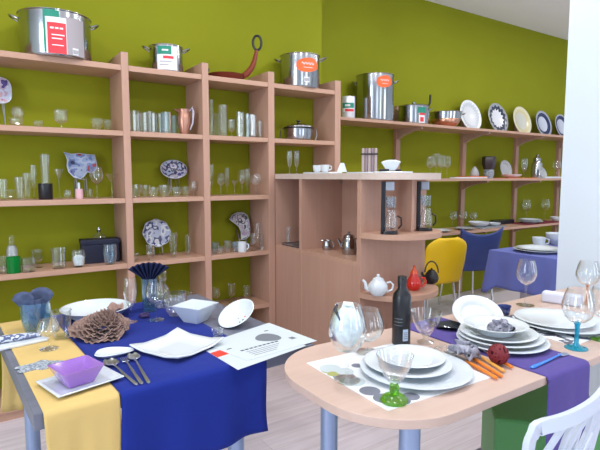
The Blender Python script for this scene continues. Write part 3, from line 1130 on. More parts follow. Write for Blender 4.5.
SWAN = [(-12, 8), (-8, 12), (-3, 14), (4, 14), (8, 11), (9, 5), (9, -3), (7, -10), (2, -13), (-2, -13), (-1, -6), (-3, 0), (-7, 4)]
deco(241, zat(227, 241, 3.33), 3.33, LEV[3], SWAN, PAT_CREAM, 'curved lilac and cream leaf plate standing in the third bay', rim=RIMW)

# --- glassware; rows are (kind, px, width, height, Y, label, group)
G = {}


def row(kind, px, w, h, lev, Y, label, group=None, mat=None, Z=None):
    z = LEV[lev] if Z is None else Z
    l, s = at(px, Y, z)
    hh, r = h * s, w * s / 2
    if kind == 'tumbler':
        return tumbler(l, hh, r, label, group, mat=mat, taper=.86)
    if kind == 'straight':
        return tumbler(l, hh, r, label, group, mat=mat, taper=.98, ribs=12)
    if kind == 'flared':
        return tumbler(l, hh, r, label, group, mat=mat, taper=.58)
    if kind == 'vase':
        return tumbler(l, hh, r, label, group, mat=mat, taper=.8, cat='vase', name='bud_vase')
    if kind == 'round':
        return tumbler(l, hh, r * .86, label, group, mat=mat, taper=.78, bulge=.22)
    if kind == 'bowl':
        return dishbowl(l, hh, r, label, group, mat=mat, facets=12)
    nm = {'flute': 'champagne_flute', 'martini': 'cocktail_glass', 'tulip': 'footed_glass'}.get(kind, 'wine_glass')
    st = {'flute': .30, 'martini': .62, 'tulip': .28}.get(kind, .45)
    return stemglass(l, hh, r, kind, label, group, name=nm, stem=st, mb_=mat, n=20)


# bay one, second shelf
row('bowl', 16, 14, 8, 1, 3.16, 'white swirled glass dish on the second shelf under the pink and blue plate', mat=MILKY)
row('balloon', 18, 12, 21, 1, 3.29, 'wide glass goblet behind the white swirled dish', mat=MILKY)
row('bowl', 38, 10, 7, 1, 3.2, 'lone tiny glass bowl on the second shelf between two goblets', mat=MILKY)
row('tulip', 61, 14, 19, 1, 3.2, 'footed glass cup standing alone mid second shelf of the first bay', mat=MILKY)
row('bowl', 97, 12, 12, 1, 3.19, 'left of two round glass bowls near the first upright panel', mat=MILKY)
row('bowl', 107.5, 9, 12, 1, 3.24, 'right of two round glass bowls near the first upright panel', mat=MILKY)
# bay one, third shelf
row('tumbler', 3, 9, 21, 2, 3.2, 'short tumbler at the left picture edge, third shelf')
row('bowl', 11, 8, 10, 2, 3.28, 'small glass bowl next to the leftmost tumbler, third shelf')
row('flared', 20, 10, 23, 2, 3.17, 'flared tall tumbler left of the black pot, third shelf', mat=MILKY)
row('flared', 27, 8, 26, 2, 3.28, 'taller flared glass behind the flared tumbler, third shelf')
row('flute', 34, 6, 34, 2, 3.26, 'slender flute just left of the black pot, third shelf')
l, s = at(45.5, 3.18, LEV[2])
solo('candle_pot', MB().lathe([(0, 0), (6.2 * s, 0), (6.6 * s, .004), (6.6 * s, 16 * s), (6 * s, 16 * s), (5.6 * s, 14 * s), (0, 14 * s)], 32), BLACKG, 'black glossy candle pot on the third shelf', 'candle holder', l)
row('vase', 46, 9, 44, 2, 3.31, 'tall clear tube vase rising behind the black candle pot', mat=MILKY)
row('martini', 59.5, 9, 30, 2, 3.2, 'narrow stem glass right of the black candle pot')
row('round', 67.5, 7, 9, 2, 3.17, 'tiny round glass in front of the sea blue dish')
l, s = at(79, 3.17, LEV[2])
t = thing('candle_holder', 'pink glass candle holder below the sea blue fan-shaped dish', 'candle holder', l)
MB().lathe([(0, 0), (3.4 * s, 0), (3.8 * s, 3 * s), (3.5 * s, 10 * s), (3.0 * s, 10 * s), (3.0 * s, 2 * s), (0, 2 * s)], 20).build('cup', PINKGL, t)
MB().lathe([(0, 10 * s), (1.2 * s, 10 * s), (1.2 * s, 16 * s), (0, 16.4 * s)], 12).build('candle', PORC, t)
row('wine', 97, 13, 31, 2, 3.22, 'tall wine glass right of the sea blue dish, third shelf')
row('martini', 112, 13, 24, 2, 3.2, 'cocktail glass beside the first upright panel, third shelf')
row('round', 90, 6, 9, 2, 3.27, 'small round glass behind the tall wine glass, third shelf')
# bay one, fourth shelf
row('tumbler', 1.5, 9, 17, 3, 3.17, 'tumbler cut by the left picture edge, fourth shelf')
row('straight', 13.5, 13, 16, 3, 3.15, 'emerald green tumbler on the fourth shelf', mat=GREENGL)
l, s = at(12.5, 3.27, LEV[3])
t = thing('jar', 'small clear jar with pale filling standing behind the green tumbler', 'jar', l)
MB().lathe([(0, 0), (5 * s, 0), (5 * s, 20 * s), (3 * s, 24 * s), (0, 24 * s)], 20).build('filling', PORCG, t)
MB().lathe([(5.2 * s, 0), (5.4 * s, 20 * s), (3.2 * s, 26 * s), (3.4 * s, 34 * s), (3.0 * s, 34 * s)], 20).build('body', CLEAR, t)
row('straight', 28.5, 13, 14, 3, 3.14, 'squat frosted tumbler right of the green one, fourth shelf', mat=MILKY)
row('tulip', 37, 11, 18, 3, 3.26, 'small footed glass behind the squat frosted tumbler')
row('tumbler', 58.5, 14, 20, 3, 3.17, 'wide tumbler standing alone mid fourth shelf, first bay', mat=MILKY)
row('round', 78.5, 14, 17, 3, 3.15, 'round tumbler half filled with white, left of the navy box', mat=MILKY)
l, s = at(78.5, 3.15, LEV[3] + .0085)
l = (l[0], l[1], LEV[3] + .0122)
solo('candle', MB().lathe([(0, 0), (4.6 * s, 0), (4.9 * s, 4 * s), (4.9 * s, 8 * s), (3 * s, 9.5 * s), (0, 9.6 * s)], 24), TULLEW, 'white wax filling inside the round tumbler by the navy box', 'candle', l)
l, s = at(100, 3.27, LEV[3])
t = thing('gift_box', 'navy cardboard box on the fourth shelf by the first upright panel', 'box', l, R(-4))
MB().box(-.108, .108, -.055, .055, 0, .118).build('box_body', NAVYBOX, t, smooth=0, bev=.003)
MB().box(-.113, .113, -.06, .06, .118, .146).build('lid', NAVYBOX, t, smooth=0, bev=.003)
bx, by, bz = l[0], l[1], l[2] + .146
s = mpp(bx, by, bz)
t = thing('glass_ornament', 'little glass bell with bright knob standing on the navy box', 'ornament', (bx - .005, by - .01, bz))
MB().lathe([(0, 0), (5.6 * s, 0), (6.3 * s, 1.5 * s), (4.8 * s, 4.5 * s), (1.4 * s, 6.5 * s), (0, 6.5 * s)], 24).build('dish', MILKY, t)
MB().lathe([(0, 6.5 * s), (1.3 * s, 6.8 * s), (2.2 * s, 9 * s), (1.3 * s, 11.4 * s), (0, 12 * s)], 16).build('knob', STEEL, t)
row('round', 110, 14, 20, 3, 3.14, 'clear stemless glass in front of the navy box', mat=BLUEGL)
# bay two, second shelf : tall tumblers
for px, w, h, Y, lb, m in ((134.5, 9.5, 21, 3.16, 'ribbed tall tumbler at the left end, second bay second shelf', MILKY), (145, 10, 20, 3.17, 'second tall tumbler from the left panel, second bay second shelf', None), (153.5, 9.5, 20, 3.20, 'third tall tumbler from the left panel, second bay second shelf', None),
                        (160, 9, 21, 3.30, 'tall tumbler in the back row, left of the bluish tumblers', None), (166, 10, 21, 3.15, 'bluish tall tumbler, second one left of the copper jug', BLUEGL), (174, 8.5, 19, 3.22, 'tall tumbler right next to the copper jug', BLUEGL), (150, 9, 23, 3.32, 'back row tall tumbler behind the second and third ones', MILKY), (138, 9, 20, 3.31, 'back row tall tumbler behind the ribbed one', None)):
    row('straight', px, w, h, 1, Y, lb, 'tall tumblers in the second bay', mat=m)
l, s = at(184, 3.17, LEV[1])
t = thing('jug', 'copper lustre jug with flared spout on the second shelf', 'jug', l, face(l[0], l[1]))
MB().lathe([(0, 0), (3.6 * s, 0), (4.5 * s, 4 * s), (6.6 * s, 12 * s), (6.3 * s, 18 * s), (5.0 * s, 22 * s), (5.8 * s, 25 * s), (5.4 * s, 25 * s), (4.6 * s, 22 * s), (6 * s, 16 * s), (3 * s, 3 * s), (0, 3 * s)], 28).build('body', COPGL, t)
MB().tube([(-4 * s, 0, 22 * s), (-7 * s, 0, 24 * s), (-9.5 * s, 0, 24.6 * s)], [3.6 * s, 2.4 * s, 1.0 * s], 10, flat=.6).build('spout', COPGL, t)
MB().tube([(5 * s, 0, 23 * s), (8.4 * s, 0, 27 * s), (9.6 * s, 0, 22 * s), (8.6 * s, 0, 12 * s), (6 * s, 0, 5 * s)], [1.4 * s, 1.6 * s, 1.5 * s, 1.1 * s, .8 * s], 10).build('handle', pmat('silver_lustre', (.5, .45, .52), .25, metal=.7), t)
# bay two, third shelf : a row of small bowls
for px, w, h, Y, lb in ((136, 11, 13, 3.16, 'leftmost of the small bowls under the dark oval plate'), (145.5, 9.5, 12, 3.20, 'pinkish second small bowl from the left panel'), (154, 10, 10, 3.16, 'third small bowl from the left panel, second bay'), (165, 13, 12, 3.17, 'widest small bowl straight under the dark oval plate'),
                     (177, 9.5, 10, 3.15, 'bluish small bowl right of the widest one'), (185.5, 9, 10, 3.18, 'small bowl next to the lone glass by the second panel')):
    row('bowl', px, w, h, 2, Y, lb, 'small glass bowls in the second bay', mat=MILKY)
row('tulip', 193.5, 7, 15, 2, 3.2, 'lone footed glass at the right end of the small bowls')
# bay two, fourth shelf
row('round', 135.5, 7, 9, 3, 3.16, 'tiny round glass left of the scalloped plate')
row('tulip', 150, 8, 15, 3, 3.15, 'small footed glass in front of the scalloped plate', mat=MILKY)
row('vase', 173.5, 7.5, 24, 3, 3.2, 'tall bud vase right of the scalloped plate')
row('vase', 188, 6, 20, 3, 3.24, 'slim bud vase near the second panel, fourth shelf')
# bay three, second shelf
for k, px, w, h, Y, lb, m in (('vase', 211, 6, 36, 3.2, 'tallest tube glass at the left end of the third bay', None), ('straight', 217, 7, 24, 3.27, 'straight glass behind the tallest tube glass', None), ('vase', 223, 9, 31, 3.18, 'tall broad tube vase second from left, third bay', MILKY), ('tulip', 231.5, 7, 17, 3.17, 'short footed glass between the tall tubes, third bay', None),
                          ('straight', 240.5, 8, 25, 3.18, 'tall straight tumbler in the middle of the third bay', MILKY), ('straight', 248.5, 8, 24, 3.24, 'tall straight tumbler left of the last two, third bay', BLUEGL), ('straight', 253, 7, 23, 3.17, 'tall tumbler second from the right, third bay second shelf', MILKY), ('flared', 260, 6.5, 17, 3.17, 'short glass beside the third panel, second shelf', MILKY)):
    row(k, px, w, h, 1, Y, lb, 'tall glasses in the third bay', mat=m)
# bay three, third shelf
for k, px, w, h, Y, lb in (('flute', 211, 6.5, 31, 3.18, 'slender flute at the left end of the third bay, third shelf'), ('wine', 221, 8, 22, 3.17, 'goblet with short stem second from left, third bay third shelf'), ('flute', 227, 6, 27, 3.28, 'flute behind the short-stemmed goblet'), ('martini', 234.5, 7, 15, 3.17, 'shortest stem glass in the third bay, third shelf'),
                       ('wine', 242, 8, 25, 3.17, 'tall goblet right of the shortest stem glass'), ('flute', 247.5, 6, 26, 3.25, 'flute between the tall goblet and the last wine glass'), ('wine', 256, 12, 21, 3.16, 'wide wine glass by the third panel, third shelf')):
    row(k, px, w, h, 2, Y, lb, 'stem glasses in the third bay')
# bay three, fourth shelf
for k, px, w, h, Y, lb, m in (('bowl', 214.5, 9, 12, 3.16, 'teal glass cup leftmost in the third bay, fourth shelf', BLUEGL), ('bowl', 221, 7, 8, 3.14, 'tiny clear cup in front of the teal cup', MILKY), ('bowl', 227.5, 8, 12, 3.18, 'white cup between the teal cup and the leaf plate', MILKY), ('bowl', 235, 7, 10, 3.17, 'small pale cup left of the white mug', BLUEGL),
                          ('flute', 258, 6, 27, 3.19, 'tall narrow glass near the third panel, fourth shelf', None), ('tulip', 253.5, 7, 17, 3.16, 'pinkish footed glass right of the leaf plate', MILKY), ('straight', 261.5, 5, 16, 3.15, 'small tumbler touching the third panel, fourth shelf', None)):
    row(k, px, w, h, 3, Y, lb, None, mat=m)
l, s = at(242, 3.15, LEV[3])
t = thing('mug', 'small white mug in front of the leaf plate', 'mug', l, face(l[0], l[1]))
MB().lathe([(0, 0), (4 * s, 0), (4.4 * s, 1 * s), (4.4 * s, 10 * s), (4 * s, 10 * s), (3.9 * s, 1.5 * s), (0, 1.5 * s)], 24).build('body', PORC, t)
MB().tube([(4.2 * s, 0, 8 * s), (6.4 * s, 0, 7.5 * s), (6.6 * s, 0, 4 * s), (4.2 * s, 0, 2 * s)], .7 * s, 8).build('handle', PORC, t)
# lowest visible shelf
for k, px, w, h, Y, lb in (('wine', 216, 9, 20, 3.2, 'left wine glass on the low shelf behind the tilted white bowl'), ('tulip', 231.5, 8, 19, 3.28, 'middle glass on the low shelf behind the tilted white bowl'), ('tulip', 246.5, 7, 17, 3.2, 'right glass on the low shelf by the third panel'), ('tulip', 182, 8, 20, 3.25, 'left footed glass on the low shelf of the second bay'), ('tulip', 190, 8, 19, 3.22, 'right footed glass on the low shelf of the second bay')):
    row(k, px, w, h, 4, Y, lb, 'glasses on the low shelf')

# ================================================================== THINGS ON THE COUNTER TOP


def cnt(px, Y, z=CT):
    return at(px, Y, z)


for px, Y, lb in ((289.5, 3.02, 'left of two slim flutes at the back of the counter'), (296.5, 3.06, 'right of two slim flutes at the back of the counter')):
    row('flute', px, 5.5, 23, 0, Y, lb, 'slim flutes on the counter', Z=CT)
# long white platter carrying cups
l, s = cnt(330, 2.85)
solo('platter', MB().prism(rrect(-.055, .055, -.17, .17, .02, .02, 5), 0, .012), PORC, 'long white rectangular platter lying on the counter top, left end', 'platter', (2.08, 2.84, CT), R(0), smooth=30, bev=.003)
for k, (px, Y) in enumerate(((317, 2.93), (325, 2.80))):
    l, s = at(px, Y, CT + .012)
    l = (min(l[0], 2.11), l[1], l[2])
    t = thing('cup', ('left' if k == 0 else 'right') + ' of two white cups on the counter platter', 'cup', l, face(l[0], l[1]), 'white cups on the platter')
    MB().lathe([(0, 0), (.018, 0), (.026, .012), (.032, .050), (.030, .050), (.022, .010), (0, .008)], 24).build('body', PORC, t)
    MB().tube([(.030, 0, .042), (.044, 0, .040), (.044, 0, .020), (.026, 0, .014)], .004, 8).build('handle', PORC, t)


def folded(w, h, d):
    return MB().add([(-w / 2, -d, 0), (w / 2, -d, 0), (w / 2, d, 0), (-w / 2, d, 0), (-w * .15, -.002, h), (w * .22, -.002, h), (w * .22, .002, h), (-w * .15, .002, h)], [(3, 2, 1, 0), (4, 5, 6, 7), (0, 1, 5, 4), (1, 2, 6, 5), (2, 3, 7, 6), (3, 0, 4, 7)])


solo('napkin', folded(.07, .062, .02), PORC, 'pointed white folded napkin on the counter right of the cups', 'napkin', (2.16, 2.72, CT + .012), face(2.16, 2.72), smooth=0)
# flat white plates in the middle
solo('plate', MB().prism(rrect(-.09, .09, -.12, .12, .02, .02, 5), 0, .010), PORCB, 'flat white slab plate on the counter under the candle bundle', 'plate', (2.20, 2.50, CT), 0, smooth=30, bev=.003)
bz = CT + .010
l, s = at(368, 2.50, bz)
t = thing('candle_bundle', 'bundle of taupe candles tied with a black band on the counter', 'candles', (2.215, 2.50, bz), face(*l[:2]))
for k in range(5):
    x = (k - 2) * .0205
    MB().lathe([(0, 0), (.0095, 0), (.0095, .152), (.003, .157), (0, .157)], 14, M=Matrix.Translation((x, .002 * (k % 2), 0))).build('candle', TAUPE if k % 2 == 0 else TAUPED, t)
MB().tube([(-.054, -.012, .118), (.054, -.012, .118), (.054, .016, .118), (-.054, .016, .118)], .006, 6, closed=True).build('band', BLACKP, t)
# white tray with a fan-folded napkin at the rounded end
solo('platter', MB().prism(rrect(-.14, .14, -.065, .065, .03, .03, 6), 0, .012), PORC, 'long white platter at the rounded end of the counter', 'platter', (2.20, 2.26, CT), R(12), smooth=30, bev=.004)


def fan_fn(r0, r1, a0, a1, pl, dep, zc=0):
    def fn(u, v):
        a = a0 + (a1 - a0) * u
        r = r0 + (r1 - r0) * v
        k = u * pl
        z = abs((k % 1) - .5) * 2 - .5
        return (r * math.sin(a), z * dep * (.25 + .75 * v), zc + r * math.cos(a))
    return fn


t = thing('napkin', 'white napkin folded like a shell, standing on the end platter of the counter', 'napkin', (2.19, 2.27, CT + .012), face(2.19, 2.27))


def shell(u, v):
    a = R(-62) + R(118) * u
    r = .058 * (.12 + .88 * v) * (1 - .15 * u)
    return (.070 * math.sin(a) * (.45 + .55 * v), .012 * math.cos(u * PI) + .02 * (1 - v), .006 + .066 * v * (.55 + .45 * math.cos(a)))


MB().grid(shell, 14, 8).build('folded_cloth', PORCB, t, smooth=50, solid=.003, offs=0)
l, s = at(379, 2.21, CT + .012)
solo('oblong_box', MB().prism(rrect(-.03, .03, -.012, .012, .01, .01, 5), 0, .014), BLACKP, 'small oblong black box lying at the left on the end platter', 'box', (2.085, 2.22, CT + .012), face(*l[:2]), smooth=30, bev=.003)

solo('napkin_ring', MB().tube([(.013 * math.cos(k * PI / 8), .010 * math.sin(k * PI / 8), .007) for k in range(16)], .0065, 8, closed=True), BLACKP, 'black napkin ring in front of the white shell napkin', 'napkin ring', (2.20, 2.218, CT + .0125), face(2.16, 2.2))

# ================================================================== THINGS ON THE PENINSULA SHELVES
# steel milk jug and steel coffee pot
l = on_x(0, 0, 1) if False else None
t = thing('milk_jug', 'small steel milk jug on the counter unit shelf', 'jug', (2.00, 2.67, BZ), face(2.0, 2.67))
MB().lathe([(0, 0), (.031, 0), (.035, .01), (.031, .045), (.027, .060), (.030, .066), (.028, .066), (.025, .058), (.028, .01), (0, .008)], 28).build('body', STEEL, t)
MB().tube([(-.028, 0, .062), (-.042, 0, .066)], [.010, .004], 8).build('spout', STEEL, t)
MB().tube([(.028, 0, .055), (.044, 0, .056), (.046, 0, .030), (.033, 0, .015)], .004, 8).build('handle', STEEL, t)
t = thing('coffee_pot', 'shiny steel coffee pot with glossy lid knob on the counter unit shelf', 'coffee pot', (2.00, 2.44, BZ), face(2.0, 2.44))
MB().lathe([(0, 0), (.040, 0), (.047, .02), (.048, .06), (.042, .10), (.034, .112), (0, .112)], 32).build('body', STEEL, t)
MB().lathe([(0, .112), (.036, .112), (.030, .124), (.010, .131), (.005, .133), (.010, .142), (0, .148)], 24).build('lid', STEEL, t)
MB().tube([(.042, 0, .10), (.066, 0, .098), (.068, 0, .05), (.045, 0, .03)], .006, 8).build('handle', STEEL, t)
MB().tube([(-.046, 0, .05), (-.064, 0, .085), (-.072, 0, .10)], [.011, .008, .006], 8).build('spout', STEEL, t)
# far small compartment
t = thing('tray', 'small dark tray on the far shelf of the counter unit', 'tray', (1.98, 2.95, BZ), 0)
MB().box(-.10, .10, -.11, .11, 0, .012).build('base', pmat('dark_glass_tray', (.07, .09, .12), .2), t, smooth=0, bev=.003)
MB().tube([(-.10, -.11, .012), (.10, -.11, .012), (.10, .11, .012), (-.10, .11, .012)], .005, 6, closed=True).build('rim', STEEL, t)
tumbler((1.915, 3.03, BZ + .012), .12, .022, 'slim grey glass standing on the small dark tray', mat=MILKY)


# half-round end: two tall coffee makers
def coffee_maker(loc, rz, label, h=.290):
    t = thing('coffee_maker', label, 'coffee maker', loc, rz, 'tall coffee makers on the rounded shelf')
    MB().prism(rrect(-.045, .050, -.045, .045, .03, .03, 6), 0, .018).build('base', BLACKG, t, smooth=30, bev=.003)
    MB().box(-.044, -.020, -.022, .022, .018, h).build('column', BLACKG, t, smooth=0, bev=.004)
    MB().box(-.0199, .026, -.020, .020, h - .05, h).build('head', pmat('grey_metal_%d' % int(loc[0] * 1000), (.42, .45, .52), .3, metal=.6), t, smooth=0, bev=.004)
    MB().lathe([(0, 0), (.030, 0), (.036, .02), (.036, .06), (.024, .10), (.026, .112), (.0245, .112), (.022, .10), (.034, .058), (.034, .02), (0, .004)], 24, M=Matrix.Translation((.012, 0, .019))).build('carafe', MILKY, t)
    MB().lathe([(.012, .132), (.026, .145), (.030, .205), (.028, .205), (.024, .147)], 24, M=Matrix.Translation((.010, 0, .002))).build('filter_holder', BLUEGL, t)
    MB().tube([(.046, 0, .10), (.066, -.008, .09), (.068, -.008, .05), (.052, -.004, .03)], .005, 8).build('handle', BLACKP, t)
    return t


l = (x_at(389, 2.03, E1 + .1), 2.03, E1)
coffee_maker(l, face(l[0], l[1]), 'tall black and glass coffee maker left of the fin panel on the rounded shelf')
l = (x_at(424, 2.045, E1 + .1), 2.045, E1)
coffee_maker(l, face(l[0], l[1]), 'tall black and glass coffee maker right of the fin panel on the rounded shelf')


# teapots
def teapot(loc, rz, label, body, mat, lidmat, R_, H_, spout=-1, extra=None, name='teapot'):
    t = thing(name, label, 'teapot', loc, rz)
    prof = [(0, 0), (R_ * .55, 0), (R_ * .62, H_ * .04)] + [(R_ * f, H_ * q) for q, f in body] + [(0, H_ * body[-1][0])]
    MB().lathe(prof, 36).build('body', mat, t)
    return t


l = (x_at(378, 2.05, E2 + .05), 2.05, E2)
l = (l[0], l[1], E2)
t = teapot(l, face(*l[:2]), 'white porcelain teapot on the lower rounded shelf', [(.15, .80), (.40, 1.0), (.7, .95), (.92, .66), (1, .55)], PORC, PORC, .056, .088)
MB().lathe([(0, .088), (.032, .088), (.030, .096), (.012, .104), (.006, .106), (.010, .113), (.007, .120), (0, .121)], 24).build('lid', PORC, t)
MB().tube([(-.048, 0, .028), (-.066, 0, .040), (-.072, 0, .070), (-.086, 0, .086)], [.014, .012, .009, .007], 10).build('spout', PORC, t)
MB().tube([(.048, 0, .072), (.068, 0, .078), (.084, 0, .062), (.078, 0, .034), (.050, 0, .022)], .0055, 8).build('handle', PORC, t)
l = (x_at(414, 2.03, E2 + .05), 2.03, E2)
t = teapot(l, face(*l[:2]), 'red enamel pear-shaped teapot between white and black teapots', [(.15, .85), (.35, 1.0), (.6, .85), (.85, .52), (1, .45)], REDEN, REDEN, .047, .100)
MB().lathe([(0, .100), (.023, .100), (.022, .106), (.011, .122), (.006, .135), (.008, .142), (0, .147)], 24).build('lid', pmat('orange_red_enamel', (.75, .08, .01), .12, coat=.5), t)
MB().tube([(.038, 0, .075), (.060, 0, .074), (.068, 0, .050), (.056, 0, .028), (.042, 0, .022)], .006, 8).build('handle', REDEN, t)
MB().tube([(-.038, 0, .035), (-.052, 0, .052), (-.060, 0, .080)], [.012, .009, .006], 10).build('spout', REDEN, t)
l = (x_at(430, 2.03, E2 + .05), 2.10, E2)
l = (x_at(431.5, 2.10, E2 + .05), 2.10, E2)
t = teapot(l, face(*l[:2]), 'small black cast iron teapot with hoop handle on the lower rounded shelf', [(.15, .85), (.45, 1.0), (.8, .8), (1, .5)], IRON, IRON, .045, .078)
MB().lathe([(0, .078), (.022, .078), (.018, .085), (.005, .088), (.006, .096), (0, .098)], 20).build('lid', IRON, t)
MB().tube([(.040 * math.cos(PI * k / 16), 0, .068 + .070 * math.sin(PI * k / 16)) for k in range(17)], .0042, 8).build('hoop_handle', IRON, t)
MB().tube([(-.036, 0, .035), (-.052, 0, .050), (-.058, 0, .068)], [.010, .008, .005], 8).build('spout', IRON, t)

# ================================================================== THINGS ON THE RIGHT WALL SHELVES
Z1, Z2, Z3 = RL[0], RL[1], RL[2]
YR = 3.53
l, s = at(348, 3.52, Z1)
t = thing('tin', 'white tin with teal and red label at the left end of the wall shelf', 'tin', l, face(*l[:2]))
r = 7 * s
MB().lathe([(0, 0), (r, 0), (r, 22 * s), (r * .97, 22.5 * s), (0, 22.5 * s)], 32).build('body', pmat('white_tin', (.72, .72, .76), .25, metal=.3), t)
rects_label(t, 'label', [(-6 * s, 6.6 * s, 11 * s, 16 * s, 0, 0), (-5 * s, 6.6 * s, 7 * s, 11 * s, 1, 0), (-3 * s, 6.6 * s, 7.5 * s, 10 * s, 2, 1), (-3 * s, 2 * s, 12.5 * s, 14.5 * s, 1, 1)], r, 0, LABM)
l, s = at(374.5, 3.54, Z1)
r, h = 18.6 * s, 45 * s
t = pot(l, r, h, 'tall deep steel stock pot with orange sticker on the wall shelf', face(*l[:2]), handles=False)
for sx, a in ((-1, 0), (1, 0)):
    wire_handle(t, r, h * .84, sx, out=.04)
oval_label(t, 'sticker', r, R(31), 37 * s, 18 * s, 11.5 * s, [INKO, INKW])
l, s = at(413.5, 3.53, Z1)
t = pot(l, 15 * s, 18.5 * s, 'steel saucepan with lid and colourful label on the wall shelf', face(*l[:2]), name='saucepan', hz=.75, out=.03)
r, h = 15 * s, 18.5 * s
rects_label(t, 'label', [(4 * s, 13 * s, 10.5 * s, 16 * s, 0, 0), (5 * s, 12 * s, 1 * s, 10.5 * s, 1, 0), (5.5 * s, 12 * s, 8.5 * s, 10.5 * s, 2, 1), (6.5 * s, 10.5 * s, 2.2 * s, 6.5 * s, 2, 1)], r, 0, LABM)
_lid = MB().lathe([(0, h), (r * 1.03, h), (r * .98, h + .006), (r * .4, h + .020), (0, h + .022)], 40).build('lid', STEEL, t)
MB().lathe([(0, h + .020), (.016, h + .022), (.02, h + .040), (.012, h + .046), (0, h + .047)], 16).build('knob', STEEL, _lid)
MB().tube([(r * .9, .05, h * .9), (r * 1.05, .05, h + .04), (r * 1.06, .05, h + .115)], [.008, .010, .011], 10).build('long_handle', BLACKP, t)
l, s = at(445.5, 3.52, Z1)
t = thing('mixing_bowl', 'steel mixing bowl with copper coloured underside and loop handles on the wall shelf', 'bowl', l, face(*l[:2]))
r = 15.5 * s
MB().lathe([(0, 0), (r * .55, 0), (r * .75, 3 * s), (r * .95, 8 * s)], 40).build('copper_base', COPPER, t, solid=.002, offs=-1)
MB().lathe([(r * .951, 8 * s), (r, 14.5 * s), (r * 1.04, 15 * s), (r * .98, 15.2 * s), (r * .93, 8 * s), (r * .5, 2 * s), (0, 2 * s)], 40).build('body', STEEL, t)
for sx in (-1, 1):
    wire_handle(t, r, 12.5 * s, sx, out=.03, h=.01)


def upright(px, w, Z, Y, label, mat, hpx=None, tilt=76, group=None, name='plate', rz=0.0, wellr=.66):
    l, s = at(px, Y, Z + .12)
    hpx = hpx or w
    r = hpx * s / 2 / math.sin(R(tilt))
    o = solo(name, MB().lathe(plate_prof(r, .018, wellr), 48), mat, label, 'plate', l, 0, group, rot=(R(tilt), 0, rz))
    settle(o, Z)
    return o


YP = 3.64
upright(469.5, 30, Z1, YP, 'white ribbed plate leaning on the wall shelf, first of five', RIM_WHITE, 31)
upright(497, 29, Z1, YP, 'plate with dark floral rim leaning on the wall shelf, second of five', RIM_DARK, 30)
upright(521, 28, Z1, YP, 'cream yellow plate leaning on the wall shelf, third of five', RIM_CREAM, 28.5)
upright(542.5, 26, Z1, YP, 'plate with navy rim leaning on the wall shelf, fourth of five', RIM_NAVY, 26)
upright(561, 25, Z1, YP, 'plate with dark rim half hidden by the white pillar, last of five', RIM_NAVY, 24)

# --- middle wall shelf
for px, w, h, Y, lb in ((430, 8, 22, 3.46, 'leftmost of the wine glasses crowded at the counter end'), (436, 8, 25, 3.56, 'second wine glass of the crowd at the counter end'), (441, 8, 23, 3.44, 'third wine glass of the crowd at the counter end'), (447, 7, 22, 3.55, 'rightmost wine glass of the crowd at the counter end')):
    row('wine', px, w, h, 0, Y, lb, 'wine glasses at the counter end', Z=Z2)
MATO = pmat('orange_felt', (0.85, 0.16, 0.035), .8)


def slab(px, Y, wx, wy, z, th, label, mat, name='placemat', cat='placemat', rad=.01):
    l, s = at(px, Y, z)
    return solo(name, MB().prism(rrect(-wx / 2, wx / 2, -wy / 2, wy / 2, rad, rad, 4), 0, th), mat, label, cat, l, smooth=30, bev=min(.002, th * .3))


slab(471.5, 3.59, .34, .18, Z2, .022, 'thick orange placemat roll on the middle wall shelf, left', MATO)
slab(469, 3.43, .52, .11, Z2, .014, 'long white platter in front of the orange placemat, middle wall shelf', PORC, 'platter', 'platter', .03)
t = thing('napkin', 'grey napkin dome standing on the orange placemat', 'napkin', (x_at(474.5, 3.59, Z2 + .05), 3.59, Z2 + .022))
MB().lathe([(0, 0), (.055, 0), (.062, .02), (.050, .06), (.025, .095), (.006, .112), (0, .113)], 20, sy=.7).build('folded_cloth', PORCG, t)
l, s = at(488.5, 3.62, Z2)
t = thing('vase', 'dark square-shouldered vase with pale lower part on the middle wall shelf', 'vase', l, face(*l[:2]))
MB().lathe([(0, 0), (.05, 0), (.062, .05), (.055, .10), (0, .10)], 24).build('pale_base', PAT_GREY, t)
MB().lathe([(0, .10), (.055, .10), (.075, .16), (.078, .235), (.068, .25), (.060, .25), (.058, .20), (0, .19)], 6).build('dark_collar', pmat('dark_brown_glaze', (.045, .03, .035), .3), t)
upright(505, 17, Z2, 3.64, 'small grey plate leaning on the middle wall shelf', PORCG, 18)
slab(514.5, 3.50, .60, .24, Z2, .006, 'flat orange placemat under the white bowl, middle wall shelf', MATO)
l, s = at(511.5, 3.50, Z2 + .006)
dishbowl(l, .040, .115, 'white shallow bowl on the flat orange placemat', mat=PORC, name='serving_bowl')
row('flute', 524, 6, 19, 0, 3.54, 'greenish slim glass beside the white shallow bowl', mat=MILKY, Z=Z2 + .006)
l, s = at(536.5, 3.60, Z2)
t = thing('lidded_jug', 'shiny lidded jug with bright knob on the middle wall shelf', 'jug', l, face(*l[:2]))
MB().lathe([(0, 0), (5 * s, 0), (5.5 * s, 4 * s), (5 * s, 14 * s), (3.4 * s, 17 * s), (0, 17 * s)], 24).build('body', pmat('mottled_steel', (.55, .57, .60), .18, metal=.9), t)
MB().lathe([(0, 17 * s), (4 * s, 17.2 * s), (3.6 * s, 20 * s), (1 * s, 21.5 * s), (1.4 * s, 23.2 * s), (0, 24 * s)], 20).build('lid', STEEL, t)
upright(542, 12, Z2, 3.46, 'small grey dish propped before the shiny jug', PORCG, 11, tilt=70)
slab(551, 3.44, .42, .13, Z2, .020, 'white oblong platter right of the shiny jug', PORCB, 'platter', 'platter', .03)
row('wine', 556.5, 8, 17, 0, 3.58, 'wine glass near the pillar on the middle wall shelf', Z=Z2)

# --- low wall shelf
YL = 3.47


